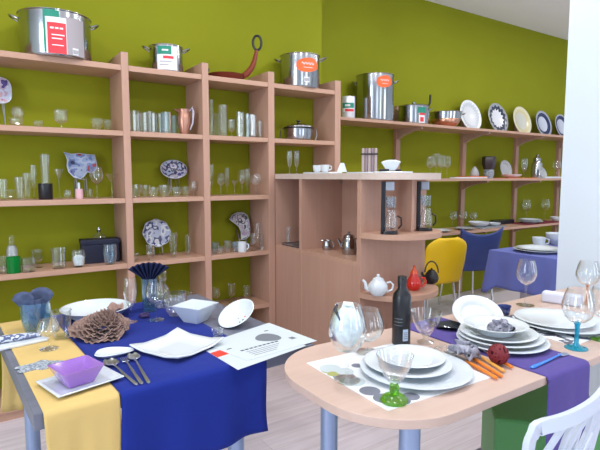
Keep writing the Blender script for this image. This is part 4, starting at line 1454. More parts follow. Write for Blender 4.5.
def flat_plate(px, Y, z, rpx, label, mat, h=.02, group=None, name='plate'):
    l, s = at(px, Y, z)
    return plate(l, rpx * s, label, mat, group, h=h, name=name)


flat_plate(440, 3.48, Z3, 11, 'white plate at the left end of the low wall shelf', PORC)
flat_plate(465, 3.47, Z3, 10, 'grey plate right of the leftmost white plate, low wall shelf', PORCG)
slab(485.5, 3.53, .46, .25, Z3, .012, 'grey slate platter under the bowls on the low wall shelf', pmat('slate', (.30, .32, .36), .5), 'platter', 'platter', .02)
l, s = at(479, 3.52, Z3 + .012)
dishbowl(l, .055, .115, 'white wide bowl on the grey slate platter', mat=PORCB, name='serving_bowl')
l, s = at(494, 3.50, Z3 + .012)
dishbowl(l, .035, .075, 'white small bowl at the right of the slate platter', mat=PORC, name='serving_bowl')
slab(502.5, 3.655, .36, .10, Z3, .050, 'black oblong tray standing behind the bowls, low wall shelf', BLACKG, 'tray', 'tray', .02)
slab(535, 3.52, .74, .27, Z3, .006, 'dark red placemat under the plates on the low wall shelf', pmat('dark_red_felt', (.20, .02, .04), .8))
zz = Z3 + .006
for k, (r_, h_) in enumerate(((.150, .022), (.140, .022), (.125, .024))):
    l, s = at(530, 3.52, zz)
    plate(l, r_, ('lowest', 'middle', 'topmost')[k] + ' white plate of the stack on the dark red placemat', PORCB if k % 2 else PORC, 'stacked plates on the low wall shelf', h=h_)
    zz += .0105
l, s = at(556, 3.50, Z3 + .006)
dishbowl(l, .05, .07, 'white small bowl near the pillar on the low wall shelf', mat=PORC, name='serving_bowl')
for px, h, Y, lb in ((453, 17, 3.64, 'left wine glass at the back of the low wall shelf'), (463, 16, 3.66, 'second wine glass at the back of the low wall shelf'), (473, 14, 3.66, 'third wine glass at the back of the low wall shelf'), (526, 22, 3.68, 'wine glass behind the plate stack on the low wall shelf'), (545, 21, 3.66, 'wine glass at the right of the plate stack on the low wall shelf')):
    z_ = Z3 + (.0 if px < 500 else .006 if Y < 3.656 else .0)
    row('wine', px, 8, h, 0, Y, lb, 'wine glasses on the low wall shelf', Z=Z3)
# --- lowest shelf, seen behind the blue chair
Z4 = RL[3]
flat_plate(494, 3.50, Z4, 10, 'pale plate on the lowest shelf behind the blue chair', PORCG)
l, s = at(491.5, 3.50, Z4 + .0058)
dishbowl(l, .10, .08, 'dark bowl standing on the pale plate, lowest shelf', mat=BLACKG, name='serving_bowl')
flat_plate(516, 3.50, Z4, 9, 'white plate on the lowest shelf left of the pillar', PORC)

# ================================================================== THINGS ON THE FAR LILAC TABLE
FZ = .752
zz = FZ
for k, (px, py, r_) in enumerate(((522, 252, .185), (524, 250, .165))):
    p = on_z(px, py, FZ)
    plate((3.80, 2.25, zz), r_, ('lower charger', 'upper plate')[k] + ' of the pair laid on the lilac cloth', (PORCB, PORC)[k], 'plates on the lilac table', h=.022)
    zz += .0105
t = thing('cup', 'white cup on saucer at the back of the lilac table', 'cup', (4.06, 2.40, FZ), face(4.06, 2.4))
MB().lathe([(0, 0), (.06, 0), (.085, .010), (.085, .014), (0, .008)], 28).build('saucer', PORC, t)
MB().lathe([(0, .0085), (.028, .0085), (.05, .04), (.055, .085), (.052, .085), (.046, .04), (0, .014)], 28).build('cup_body', PORC, t)
MB().tube([(.052, 0, .075), (.078, 0, .07), (.076, 0, .035), (.045, 0, .028)], .005, 8).build('handle', PORC, t)
dishbowl((4.36, 2.40, FZ), .10, .105, 'white deep bowl at the back of the lilac table near the pillar', mat=PORC, name='serving_bowl')
dishbowl((4.08, 2.14, FZ), .045, .085, 'white low bowl at the right of the lilac table', mat=PORC, name='serving_bowl')
plate((4.32, 2.10, FZ), .11, 'white plate at the far right of the lilac table', PORC)

# ================================================================== THINGS ON THE LEFT TABLE
CB = TZ + .0028        # top of a cloth runner


def lp_(px, py, z=CB):
    p = on_z(px, py, z)
    return (p.x, p.y, z)


def sq_plate(w, lift, corner=.10, t=.004, nseg=16, flat=.62):
    """square plate with flared, upswept corners"""
    def fn(u, v):
        x, y = (u - .5) * 2, (v - .5) * 2
        m = max(abs(x), abs(y))
        z = 0 if m < flat else lift * ((m - flat) / (1 - flat)) ** 1.3
        c = abs(x * y)
        z += lift * .8 * max(0, c - .45) / .55
        return (x * w / 2 * (1 - .02 * (1 - abs(y))), y * w / 2 * (1 - .02 * (1 - abs(x))), z)
    return MB().grid(fn, nseg, nseg)


# purple bowl on its square plate
c0, c1 = Vector(lp_(37.5, 380)), Vector(lp_(121, 380))
cf, cbk = Vector(lp_(59, 400)), Vector(lp_(90, 360))
ctr = (c0 + c1 + cf + cbk) / 4
ang = math.atan2((c1 - cf).y, (c1 - cf).x)
w_ = ((c1 - cf).length + (cf - c0).length) / 2
pz = .005
solo('plate', MB().grid(lambda u, v: ((u - .5) * .190, (v - .5) * .155, .0 if max(abs(u - .5), abs(v - .5)) < .36 else .010 * ((max(abs(u - .5), abs(v - .5)) - .36) / .14)), 16, 16), PORCB,
     'small square white plate under the purple bowl', 'plate', (ctr.x + .002, ctr.y - .036, CB + .0005), ang, solid=.004, offs=1)


def sq_bowl(mb, wb, wt, h, t, hollow=True, rb=.006, rt=.006, seg=3):
    A = [rrect(-wb / 2, wb / 2, -wb / 2, wb / 2, rb, rb, seg), rrect(-wt / 2, wt / 2, -wt / 2, wt / 2, rt, rt, seg), rrect(-wt / 2 + t, wt / 2 - t, -wt / 2 + t, wt / 2 - t, rt, rt, seg), rrect(-wb / 2 + t, wb / 2 - t, -wb / 2 + t, wb / 2 - t, rb, rb, seg)]
    Z = [0, h, h, t * 1.5]
    v = [(x, y, z) for P, z in zip(A, Z) for x, y in P]
    n = len(A[0])
    f = [tuple(reversed(range(n)))]
    for q in range(3):
        f += [(q * n + k, q * n + (k + 1) % n, (q + 1) * n + (k + 1) % n, (q + 1) * n + k) for k in range(n)]
    f.append(tuple(range(3 * n, 4 * n)))
    return mb.add(v, f)


bp_ = Vector(lp_(79, 386, CB + .0045))
solo('bowl', sq_bowl(MB(), .072, .118, .050, .006), PURGLS, 'purple square glass bowl on the small white plate in front left', 'bowl', (ctr.x - .008, ctr.y - .034, CB + .0062), ang, smooth=30)

# spoons and fork in front


def cutlery(kind, p, q, label, group, z=CB, mat=CUTL, hmat=None, name=None, wide=.023):
    """p = tip of the head, q = end of the handle, in photo pixels on the table"""
    a, b = on_z(*p, z), on_z(*q, z)
    L = (b - a).length
    t = thing(name or kind, label, kind, (a.x, a.y, z), math.atan2((b - a).y, (b - a).x), group)
    hm = hmat or mat
    if kind == 'spoon':
        def fn(u, v):
            x = v * .062
            w = wide * math.sqrt(max(0.0004, 1 - ((v - .48) / .53) ** 2))
            s_ = (u - .5) * 2
            return (x + .0, s_ * w, .0032 + .007 * (s_ * s_ * .8 + ((v - .5) * 2) ** 2 * .6) * (1 if v < .6 else .9))
        MB().grid(fn, 8, 12).build('bowl', mat, t, solid=.0015, offs=0, smooth=80)
        h0 = .059
    else:
        m = MB()
        for k in (-1.5, -.5, .5, 1.5):
            m.tube([(0, k * .0058, .004), (.02, k * .0058, .003), (.042, k * .0055, .006)], .0016, 6)
        m.tube([(.040, -.010, .006), (.048, 0, .0065), (.040, .010, .006)], .0022, 6)
        m.tube([(.041, -.009, .0058), (.041, .009, .0058)], .003, 6, flat=.6)
        m.build('tines', mat, t)
        h0 = .042
    MB().tube([(h0, 0, .0075), (h0 + .03, 0, .008), (L * .6, 0, .0052), (L * .97, 0, .0042), (L, 0, .004)], [k_ * (1.35 if hmat else 1) for k_ in (.0032, .0028, .0042, .0058, .003)], 10, flat=.55).build('handle', hm, t)
    return t


cutlery('spoon', (108, 362), (137, 386), 'left spoon of the cutlery on the blue runner', 'cutlery on the blue runner')
cutlery('fork', (123, 359), (142, 385), 'fork lying between two spoons on the blue runner', 'cutlery on the blue runner')
cutlery('spoon', (132, 356), (149, 384), 'right spoon of the cutlery on the blue runner', 'cutlery on the blue runner', wide=.020)

# white drop-shaped saucer behind the spoons
dr = []
for i in range(48):
    a = 2 * PI * i / 48
    q = 1 + .10 * math.cos(3 * a + .4)
    dr.append((.062 * q * math.cos(a), .042 * q * math.sin(a)))
m = MB()
n = 48
v = [(x * f, y * f, z) for f, z in ((.7, 0), (1.0, .012), (.97, .0145), (.66, .0045)) for x, y in dr]
f = [tuple(reversed(range(n)))] + [(q * n + k, q * n + (k + 1) % n, (q + 1) * n + (k + 1) % n, (q + 1) * n + k) for q in range(3) for k in range(n)] + [tuple(range(3 * n, 4 * n))]
m.add(v, f)
p = lp_(113, 355)
solo('saucer', m, PORC, 'small white leaf-shaped saucer behind the spoons', 'saucer', (p[0], p[1], CB), face(*p[:2]), smooth=50)

# large square plate
c = [Vector(lp_(*q)) for q in ((134, 345), (160, 367), (222, 346), (188, 329))]
ctr = (c[0] + c[1] + c[2] + c[3]) / 4
ang = math.atan2((c[2] - c[1]).y, (c[2] - c[1]).x)
solo('plate', sq_plate(.226, .016, flat=.5), PORC, 'large square white plate with upswept corners on the blue runner', 'plate', (ctr.x - .006, ctr.y - .030, CB + .0003), ang + R(9), solid=.005, offs=1, smooth=60)
ctr_sq = ctr.copy()
p = lp_(216, 338)
tumbler((p[0] + .012, p[1] + .01, CB + .0), .030, .024, 'tiny crystal votive glass between square plate and papers', mat=MILKY, name='votive_glass', taper=.75)

# deep square bowl behind it
p = lp_(190, 318)
solo('bowl', sq_bowl(MB(), .075, .142, .070, .006, rt=.004), PORCB, 'deep square white bowl with flared sides behind the large square plate', 'bowl', (.770, 1.940, CB), R(31), smooth=30)

# tilted oval bowl
p = lp_(237, 326, TZ)
t = thing('bowl', 'tilted white oval bowl with small coloured dots near the papers', 'bowl', (p[0] + .024, p[1] + .020, TZ), 0)
_q = Matrix.Rotation(face(*p[:2]), 3, 'Z') @ Vector((-.42, -.36, .83))
t.rotation_euler = Vector((0, 0, 1)).rotation_difference(_q).to_euler()
MB().lathe([(0, 0), (.030, 0), (.052, .012), (.078, .036), (.080, .038), (.076, .039), (.050, .016), (.028, .005), (0, .005)], 44).build('body', PORC, t)
for k, (x, y, mname) in enumerate(((-.012, -.020, INKT), (.004, -.022, INKD), (.020, -.014, INKO), (-.002, .006, INKGR))):
    MB().lathe([(0, .005), (.004, .005), (.003, .0062), (0, .0065)], 10, M=Matrix.Translation((x, y, 0))).build('dot', mname, t)
settle(t, TZ)

# papers
def paper(corner_px, z, label, prints, name='leaflet'):
    P = [on_z(x, y, z) for x, y in corner_px]
    o = P[0]
    ux, uy = P[1] - P[0], P[3] - P[0]
    ang = math.atan2(ux.y, ux.x)
    t = thing(name, label, 'paper', (o.x, o.y, z), ang, 'leaflets on the grey table')
    M = Matrix.Rotation(-ang, 3, 'Z')
    q = [M @ (k - o) for k in P]
    _sh = MB().prism([(k.x, k.y) for k in q], 0, .0012).build('sheet', PAPER, t, smooth=0)
    U, V = M @ ux, M @ uy

    def pp(a, b):
        c = U * a + V * b
        return (c.x, c.y)
    m = MB()
    for pr in prints:
        if pr[0] == 'bar':
            _, a0, a1, b0, b1, mi = pr
            m.prism([pp(a0, b0), pp(a1, b0), pp(a1, b1), pp(a0, b1)], .0012, .0014, mi)
        else:
            _, ca, cb, ra, rb, mi = pr
            m.prism([pp(ca + ra * math.cos(2 * PI * k / 24), cb + rb * math.sin(2 * PI * k / 24) * (1 + .25 * math.cos(2 * PI * k / 24))) for k in range(24)], .0012, .0014, mi)
    if prints:
        m.build('print', [INKG, INKD, INKR], _sh, smooth=0)
    return t


lz = TZ + .0028
paper([(238, 370), (306, 346), (266, 330), (206, 351)], lz, 'white leaflet underneath, showing a red strip at its left end', [('bar', .0, .22, .62, .86, 2)])
pr = [('oval', .66, .62, .15, .20, 0)]
for k in range(9):
    pr.append(('bar', .14 + .06 * k, .14 + .06 * k + .045, .36, .40, 1))
for k in range(4):
    pr.append(('bar', .16, .62 - .05 * k, .28 - .06 * k, .295 - .06 * k, 0))
pr += [('bar', .80, .86, .90, .93, 1), ('bar', .83, .90, .30, .40, 0), ('bar', .06, .12, .55, .58, 1)]
paper([(247, 361), (317, 341), (269, 323), (205, 344)], lz + .0014, 'white leaflet on top, printed with a grey oval and fine text', pr)

# brown organza flower
def rosette(Rr, mat, seed=2):
    m = MB()
    rg = random.Random(seed)
    N = 11
    for k in range(N):
        f = 1 - k * .080
        ph = rg.random() * 6
        nn = 4 + k % 4
        r0, r1 = Rr * f * .30, Rr * f
        zb_, zt_ = .003 + .0035 * k, .016 + .0062 * k

        def fn(u, v, r0=r0, r1=r1, ph=ph, nn=nn, zb_=zb_, zt_=zt_, f=f):
            a = 2 * PI * u
            w = 1 + (.05 + .09 * max(0, f - .6)) * math.sin((3 if f > .75 else nn) * a + ph) * v + .022 * math.sin(23 * a + ph) * v
            r = (r0 + (r1 - r0) * v ** .7) * w
            z = zb_ + (zt_ - zb_) * v + .006 * v * math.sin((nn + 3) * a + ph) + .0035 * v * math.sin(31 * a + ph)
            return (r * math.cos(a) * 1.10 + .028 * (1 - f), r * math.sin(a) * .90 + .012 * (1 - f), max(.001, z))
        m.grid(fn, 120, 6, wrap=True)
    return m


p = lp_(105, 337)
t = thing('cloth_flower', 'big brown ruffled organza flower on the blue runner', 'flower', (p[0] - .01, p[1] + .02, CB), face(*p[:2]), rot=(R(17), 0, face(*p[:2])))
_pb = rosette(.098, BROWNFL)
_pb.build('petals', BROWNFL, t, smooth=60, solid=.0015)
MB().grid(lambda u, v: (.055 + .030 * v * math.cos(2 * PI * u), .050 + .026 * v * math.sin(2 * PI * u), .052 + .022 * v + .006 * math.sin(8 * PI * u) * v), 32, 4, wrap=True).build('bow', BROWNFL, t, smooth=60, solid=.0015)
settle(t, CB)

# round white deep plate at the back
p = lp_(97, 318)
t = plate((p[0], p[1] + .01, CB), .142, 'round white deep plate at the back of the blue runner', PORC, h=.045, name='deep_plate', well=.8)

# long plate with patterned napkin, back left
p = lp_(20, 343)
solo('platter', MB().prism(rrect(-.135, .085, -.048, .048, .012, .012, 4), 0, .010), PORC, 'long white platter at the left edge of the yellow runner', 'platter', (p[0], p[1], CB), R(10), smooth=30, bev=.003)
t = thing('napkin', 'blue patterned rolled napkin on the long white platter', 'napkin', (p[0] - .005, p[1] + .002, CB + .010), R(6))
MB().tube([(-.10, 0, .016), (-.04, .004, .017), (.03, -.003, .015), (.075, 0, .010)], [.015, .0165, .0145, .008], 14, flat=.8).build('folded_cloth', PAT_NAP, t)
settle(t, CB + .010)
# grey leaf motif lying on the yellow cloth
p = lp_(38, 366)
lf = []
for i in range(40):
    a = 2 * PI * i / 40
    q = 1 + .16 * math.cos(5 * a) + .06 * math.cos(9 * a + 1)
    lf.append((.062 * q * math.cos(a), .040 * q * math.sin(a)))
solo('coaster', MB().prism(lf, 0, .0016), PAT_GREY, 'grey patterned leaf-shaped coaster on the yellow runner behind the purple bowl', 'coaster', (p[0], p[1], CB), face(*p[:2]) + R(10), smooth=0)

# carafe with slate napkin
p = lp_(37, 331)
s = mpp(*p)
t = tumbler((p[0], p[1] + .02, CB), .112, .053, 'wide water glass holding a slate napkin at the back left', mat=BLUEWG, name='water_glass', taper=.80, bulge=.10)
wl = (p[0], p[1] + .02)
t = thing('napkin', 'slate blue napkin with rounded petals standing in the wide water glass', 'napkin', (wl[0], wl[1], CB + .0125), face(*wl))


def petal(cx, rr, tilt, y0, h0, h1):
    def fn(u, v):
        a = PI * u
        q = v
        x = cx * q + (rr * (.35 + .65 * q)) * math.cos(a) * (.5 + .5 * q)
        z = .02 + (h0) * q + rr * .8 * math.sin(a) * q
        return (x, y0 + tilt * q + .008 * math.sin(a) * q, z)
    return fn


_m = MB()
_m.grid(petal(-.040, .036, -.010, -.004, .096, 0), 18, 8)
_m.grid(petal(.022, .044, -.006, .006, .098, 0), 18, 8)
_m.build('folded_cloth', SLATECL, t, smooth=60, solid=.003, offs=0)
_m = MB()
for q in range(6):
    a = 2 * PI * q / 6
    _m.tube([(.012 * math.cos(a), .012 * math.sin(a), .003), (.022 * math.cos(a), .022 * math.sin(a), .06), (.016 * math.cos(a), .016 * math.sin(a), .108)], .012, 8)
_m.build('stuffed_end', SLATECL, t)
# wine glass with pale napkin in front of it, and clear tumblers
p = lp_(56, 350)
stemglass((p[0] - .018, p[1] + .025, CB), .105, .036, 'wine', 'small pinkish wine glass between platter and blue runner on the yellow cloth', mb_=MILKY, ms=CLEAR, stem=.42)
p = lp_(62, 338)
tumbler((p[0], p[1], CB), .105, .037, 'plain water tumbler on the blue runner left of the deep plate', name='water_tumbler', mat=CLEAR, taper=.82)

# navy fan napkin in a blue glass
p = lp_(150, 311)
fx, fy = p[0], p[1]
tumbler((fx, fy, CB), .150, .036, 'tall pale blue glass holding the navy fan napkin', name='water_glass', mat=BLUEWG, taper=.88)
t = thing('napkin', 'navy napkin folded as an open fan standing in the tall blue glass', 'napkin', (fx, fy, CB + .0125), face(fx, fy))


def navy(u, v):
    k = u * 8
    z = abs((k % 1) - .5) * 2 - .5
    a = R(-52) + R(104) * u
    q = v
    if q < .62:
        f = q / .62
        x = (u - .5) * .050 + .004 * math.sin(a) * f
        zz = .002 + .134 * f
    else:
        f = (q - .62) / .38
        r = .075 * f
        x = (u - .5) * .050 + .004 * math.sin(a) + r * math.sin(a) * 1.05
        zz = .136 + r * math.cos(a) * .95
    return (x, z * (.012 + .020 * max(0, (q - .5) * 2)), zz)


MB().grid(navy, 72, 20).build('folded_cloth', NAVYCL, t, smooth=30, solid=.0012, offs=0)
# flutes, wine glasses, decanter, stemless
p = lp_(131, 322)
stemglass(p, .185, .027, 'flute', 'slim champagne flute left of the navy fan napkin', name='champagne_flute', stem=.32, foot=1.0)
p = lp_(156, 320)
stemglass(p, .165, .036, 'wine', 'wine glass in front of the blue glass with the navy fan', stem=.42, foot=.95)
p = lp_(163, 309)
t = thing('decanter', 'crystal decanter between navy fan and stemless glass', 'decanter', (p[0] + .015, p[1] + .04, CB))
MB().lathe([(0, 0), (.034, 0), (.037, .01), (.033, .06), (.028, .085), (.013, .105), (.014, .125), (.021, .132), (.019, .132), (.011, .124), (.010, .105), (.026, .082), (.030, .012), (0, .010)], 10).build('body', MILKY, t, smooth=20)
MB().lathe([(0, .124), (.009, .1245), (.010, .134), (.018, .142), (.019, .158), (.010, .172), (0, .175)], 8).build('stopper', MILKY, t, smooth=20)
p = lp_(177, 316)
tumbler((p[0] + .0, p[1] + .02, CB), .098, .045, 'big clear stemless wine glass beside the deep square bowl', name='stemless_glass', mat=MILKY, taper=.66, bulge=.32)
p = lp_(143, 314)
solo('napkin_ring', MB().tube([(.016 * math.cos(k * PI / 10), .016 * math.sin(k * PI / 10), .009) for k in range(20)], .008, 8, closed=True), pmat('dark_violet', (.05, .03, .12), .4), 'dark violet napkin ring in front of the blue glass with the navy fan', 'napkin ring', (p[0] - .01, p[1] - .055, CB), 0)

# ================================================================== THINGS ON THE RIGHT TABLE
MTZ = TZ + .0020      # top of the paper placemat
RC = TZ + .0028       # top of the violet runner
p = on_z(416, 374, MTZ)
p.x, p.y = 1.125, 1.045
plate((p.x, p.y, MTZ), .170, 'big white charger plate at the rounded table end', PORCB, 'place setting at the rounded end', h=.014, well=.72)
plate((p.x - .005, p.y + .028, MTZ + .0072), .134, 'white dinner plate on the big charger at the rounded end', PORC, 'place setting at the rounded end', h=.018)
plate((p.x + .024, p.y + .040, MTZ + .0142), .104, 'white side plate on top of the place setting at the rounded end', PORC, 'place setting at the rounded end', h=.018)
# green-footed dessert glass
q = on_z(394, 401, MTZ)
t = thing('dessert_glass', 'clear cone glass with twisted lime green foot in front of the charger', 'glass', (q.x + .0, q.y, MTZ), 0)
MB().lathe([(0, 0), (.036, 0), (.037, .005), (.030, .014), (.014, .020), (0, .020)], 32).build('foot', LIMEGL, t)
tw = MB()
for k in range(3):
    tw.tube([(.007 * math.cos(2 * PI * k / 3 + i * .55), .007 * math.sin(2 * PI * k / 3 + i * .55), .016 + .0035 * i) for i in range(9)], .0065, 8)
tw.build('twisted_stem', LIMEGL, t)
MB().lathe([(0, .044), (.010, .046), (.026, .066), (.042, .098), (.050, .128), (.0485, .128), (.040, .098), (.024, .068), (0, .052)], 36).build('bowl', CLEAR, t)

# wine glass with tulle
q = on_z(346, 384, MTZ)
wg = (q.x + .02, q.y + .02)
t = stemglass((wg[0], wg[1], MTZ), .228, .055, 'balloon', 'large wine glass stuffed with white tulle at the rounded table end', stem=.37, foot=.72, mb_=CLEAR)
t = thing('tulle_napkin', 'white tulle bundle inside the large wine glass', 'napkin', (wg[0], wg[1], MTZ + .228 * .37 + .004), face(*wg))
_m = MB()


def tul(u, v):
    a = 2 * PI * u
    P = [(0, .010), (.022, .022), (.040, .05), (.044, .075), (.036, .105), (.022, .125), (.012, .134)]
    k = v * (len(P) - 1)
    i = min(int(k), len(P) - 2)
    f = k - i
    r = P[i][0] + (P[i + 1][0] - P[i][0]) * f
    z = P[i][1] + (P[i + 1][1] - P[i][1]) * f
    w = 1 + .08 * math.sin(7 * a) + .05 * math.sin(13 * a + 4 * v)
    return (r * w * math.cos(a), r * w * math.sin(a), z)


_m.grid(tul, 40, 14, wrap=True)
_m.build('bundle', TULLEW, t, smooth=60)
MB().tube([(-.014, 0, .126), (-.008, 0, .140), (.010, 0, .138), (.016, 0, .126)], [.006, .010, .010, .006], 8).build('knot', TULLEW, t)
MB().tube([(-.020, -.028, .10), (-.036, -.012, .126), (-.030, -.004, .140)], [.004, .007, .004], 8, flat=.5).build('ribbon', pmat('navy_ribbon', (.02, .03, .09), .6), t)
q = on_z(364, 356, TZ)
stemglass((q.x + .03, q.y + .02, MTZ), .150, .057, 'balloon', 'empty brandy glass behind the tulle-stuffed wine glass', stem=.26, foot=.72, name='brandy_glass')
# black bottle
q = on_z(402, 346, TZ)
t = thing('bottle', 'black bottle with small pale label behind the charger plate', 'bottle', (q.x + .015, q.y + .02, TZ + .0), face(q.x, q.y))
bz0 = 0
bh = 1.0
MB().lathe([(0, 0), (.031, 0), (.033, .004), (.033, .170), (.030, .185), (.018, .200), (.0155, .206), (.0155, .222), (0, .222)], 36).build('body', BLACKG, t)
MB().lathe([(0, .222), (.0165, .222), (.0165, .246), (.0150, .248), (0, .248)], 24).build('cap', BLACKP, t)
rects_label(t, 'label', [(.006, .026, .020, .062, 1, 0)] + [(.009, .023, .028 + .007 * k, .0305 + .007 * k, 2, 1) for k in range(4)] + [(-.026, .004, .075 + .012 * k, .077 + .012 * k, 2, 1) for k in range(3)], .033, 0, [INKW, INKPALE, INKG])
# sundae glass right of the bottle
q = on_z(428, 346, TZ)
t = thing('dessert_glass', 'clear conical sundae glass on a ring foot right of the black bottle', 'glass', (q.x + .02, q.y + .03, TZ), 0)
MB().lathe([(0, 0), (.030, 0), (.030, .004), (.012, .012), (.009, .022), (.016, .030), (0, .030)], 32).build('foot', MILKY, t)
MB().lathe([(0, .030), (.016, .031), (.032, .050), (.050, .085), (.056, .118), (.0545, .118), (.048, .085), (.030, .052), (0, .036)], 36).build('bowl', CLEAR, t)
# black folded napkin dish
q = on_z(457, 331, TZ)
t = thing('napkin', 'black folded napkin with pointed ends behind the plate stack', 'napkin', (q.x, q.y + .03, TZ), face(q.x, q.y))
BLK = pmat('black_napkin_cloth', (.008, .012, .016), .7)


def leaf(u, v):
    x = (u - .5) * 2
    y = (v - .5) * 2
    w = .046 * max(.02, 1 - abs(x) ** 1.7)
    return (x * .100, y * w + .012 * x * x, .003 + .030 * x * x + .016 * abs(y) ** 1.5 * (1 - x * x) + .006 * math.cos(5 * x))


MB().grid(leaf, 24, 10).build('folded_cloth', BLK, t, smooth=50, solid=.004, offs=1)
MB().tube([(-.030, -.040, .024), (-.014, -.046, .023), (.000, -.046, .022)], [.002, .0045, .002], 8, flat=.5).build('cloth_glint', STEEL, t)  # steel sliver standing in for a white glint on the black cloth
settle(t, RC)
# leaning white plate
q = on_z(473, 327, TZ)
o = plate((q.x + .035, q.y + .010, TZ + .1), .100, 'white plate propped up on edge behind the plate stack', PORC, h=.02, rot=(0, 0, 0))
_q = Matrix.Rotation(face(q.x, q.y), 3, 'Z') @ Vector((.16, -.50, .85))
o.rotation_euler = Vector((0, 0, 1)).rotation_difference(_q).to_euler()
settle(o, TZ)
_plate_lean = o
t = thing('plate_stand', 'little steel easel behind the propped white plate', 'stand', (q.x + .085, q.y + .075, TZ), face(q.x, q.y))
_mz = MB()
for sx in (-1, 1):
    _mz.tube([(sx * .035, .035, .003), (sx * .012, .0, .10)], .003, 6)
_mz.build('legs', STEEL, t)
# dark blue tea-light cup
q = on_z(504, 315, TZ)
t = thing('tealight_cup', 'small navy tealight cup beside the propped white plate', 'candle holder', (q.x, q.y, TZ))
MB().lathe([(0, 0), (.019, 0), (.023, .01), (.029, .042), (.027, .042), (.021, .012), (0, .010)], 28).build('cup', DEEPBL, t)
MB().lathe([(0, .0125), (.018, .0125), (.019, .026), (0, .026)], 20).build('candle', pmat('navy_wax', (.03, .05, .16), .5), t)

# plate stack on the violet runner
q = on_z(499, 345, RC)
sx_, sy_ = 1.585, 1.060
zz = RC
for k, (r_, h_) in enumerate(((.158, .014), (.146, .018), (.134, .020))):
    plate((sx_ - .004 * k, sy_ + .006 * k, zz), r_, ('bottom charger', 'second plate', 'third plate')[k] + ' of the white stack on the violet runner', (PORCB, PORC, PORC)[k], 'plate stack on the violet runner', h=h_)
    zz += .0105
solo('soup_plate', MB().lathe([(0, 0), (.058, 0), (.062, .003), (.074, .022), (.110, .034), (.112, .036), (.108, .037), (.076, .027), (.060, .008), (0, .006)], 48), PORC, 'soup plate on top of the white stack on the violet runner', 'plate', (sx_ - .012, sy_ + .02, zz + .002), 0, 'plate stack on the violet runner')
SPZ = zz + .0085


def knot(loc, label, mat, rr, name, group=None, seed=0):
    rg = random.Random(seed)
    t = thing(name, label, 'napkin', loc, 0, group)
    m = MB()
    for k in range(9):
        a = rg.random() * 2 * PI
        b = .2 + rg.random() * 1.1
        d = Vector((math.cos(a) * math.cos(b), math.sin(a) * math.cos(b), math.sin(b)))
        e = Vector((-math.sin(a), math.cos(a), .3))
        pts = [(d * rr * .25) + Vector((0, 0, rr * .5)), d * rr * .8 + e * rr * .3 + Vector((0, 0, rr * .35)), d * rr * .9 - e * rr * .3 + Vector((0, 0, rr * .35)), (d * rr * .2) + Vector((0, 0, rr * .5))]
        m.tube(pts, [rr * .18, rr * .30, rr * .28, rr * .15], 8)
    m.build('folds', mat, t, smooth=60)
    settle(t, loc[2])
    return t


t = knot((sx_ - .006, sy_ + .005, SPZ), 'grey tulle knot lying in the soup plate', TULLEG, .042, 'napkin_knot', seed=4)
MB().tube([(.02, -.01, .022), (.045, -.022, .016), (.055, -.026, .012)], [.012, .014, .008], 10).build('dark_fold', BLK, t)

# cutlery with coloured handles, grey tulle tie, wicker ball
CUTG = 'orange and amber handled cutlery'


def rod_fork(p, q, label, hm, z=TZ + .0022, group=CUTG):
    a, b = on_z(*p, z), on_z(*q, z)
    L = (b - a).length
    t = thing('fork', label, 'fork', (a.x, a.y, z), math.atan2((b - a).y, (b - a).x), group)
    MB().tube([(L * .42, 0, .0055), (L * .5, 0, .006), (L * .97, 0, .0055), (L, 0, .0055)], [.0035, .0054, .0054, .004], 10).build('handle', hm, t)
    m = MB()
    m.tube([(L * .22, 0, .005), (L * .32, 0, .0055), (L * .43, 0, .0055)], [.004, .003, .003], 8)
    for k in (-1.5, -.5, .5, 1.5):
        m.tube([(0, k * .0055, .003), (L * .12, k * .0055, .0028), (L * .23, k * .0045, .005)], .0016, 6)
    m.build('tines', CUTL, t)
    return t


rod_fork((446, 352), (497, 380), 'orange handled fork nearest the front table edge', ORANGEH)
rod_fork((452, 347), (502, 378), 'second orange handled fork, between front and amber forks', ORANGEH)
rod_fork((461, 346), (504, 373), 'amber handled fork in the middle of the bunch', AMBERH)
rod_fork((472, 345), (512, 369), 'orange handled fork nearest the wicker ball', ORANGEH, z=TZ + .0030)
q = on_z(466, 361, TZ)
knot((q.x, q.y + .01, TZ + .010), 'grey tulle bow tied over the orange handled cutlery', TULLEG, .050, 'napkin_knot', seed=9)
q = on_z(440, 350, TZ)
t = thing('bead_garland', 'string of clear glass beads between charger plate and sundae glass', 'beads', (q.x, q.y, TZ))
_m = MB()
rg = random.Random(3)
for k in range(22):
    a = k * .55
    r_ = .010 + .0022 * k
    _m.lathe([(0, 0), (.0045, .0015), (.0062, .006), (.0045, .0105), (0, .012)], 8, M=Matrix.Translation((r_ * math.cos(a), r_ * math.sin(a) * .6, 0)))
_m.build('beads', MILKY, t, smooth=20)
q = on_z(497, 362, RC)
t = thing('wicker_ball', 'dark red wicker ball at the left edge of the violet runner', 'ornament', (q.x - .012, q.y - .012, RC + .033))
_m = MB()
rg = random.Random(5)
for k in range(15):
    ax = Vector((rg.gauss(0, 1), rg.gauss(0, 1), rg.gauss(0, 1))).normalized()
    u_ = ax.orthogonal().normalized()
    w_ = ax.cross(u_)
    _m.tube([(u_ * math.cos(2 * PI * i / 24) + w_ * math.sin(2 * PI * i / 24)) * .030 for i in range(24)], .0032, 6, closed=True)
_m.build('woven_canes', REDBALL, t, smooth=60)
_m = MB().lathe([(0, -.026)] + [(.026 * math.sin(PI * k / 10), -.026 * math.cos(PI * k / 10)) for k in range(1, 10)] + [(0, .026)], 20)
_m.build('core', pmat('dark_core', (.06, .004, .008), .8), t)
settle(t, RC)
cutlery('fork', (567, 354), (531, 369), 'fork with blue handle on the violet runner', None, z=RC, hmat=BLUEH)

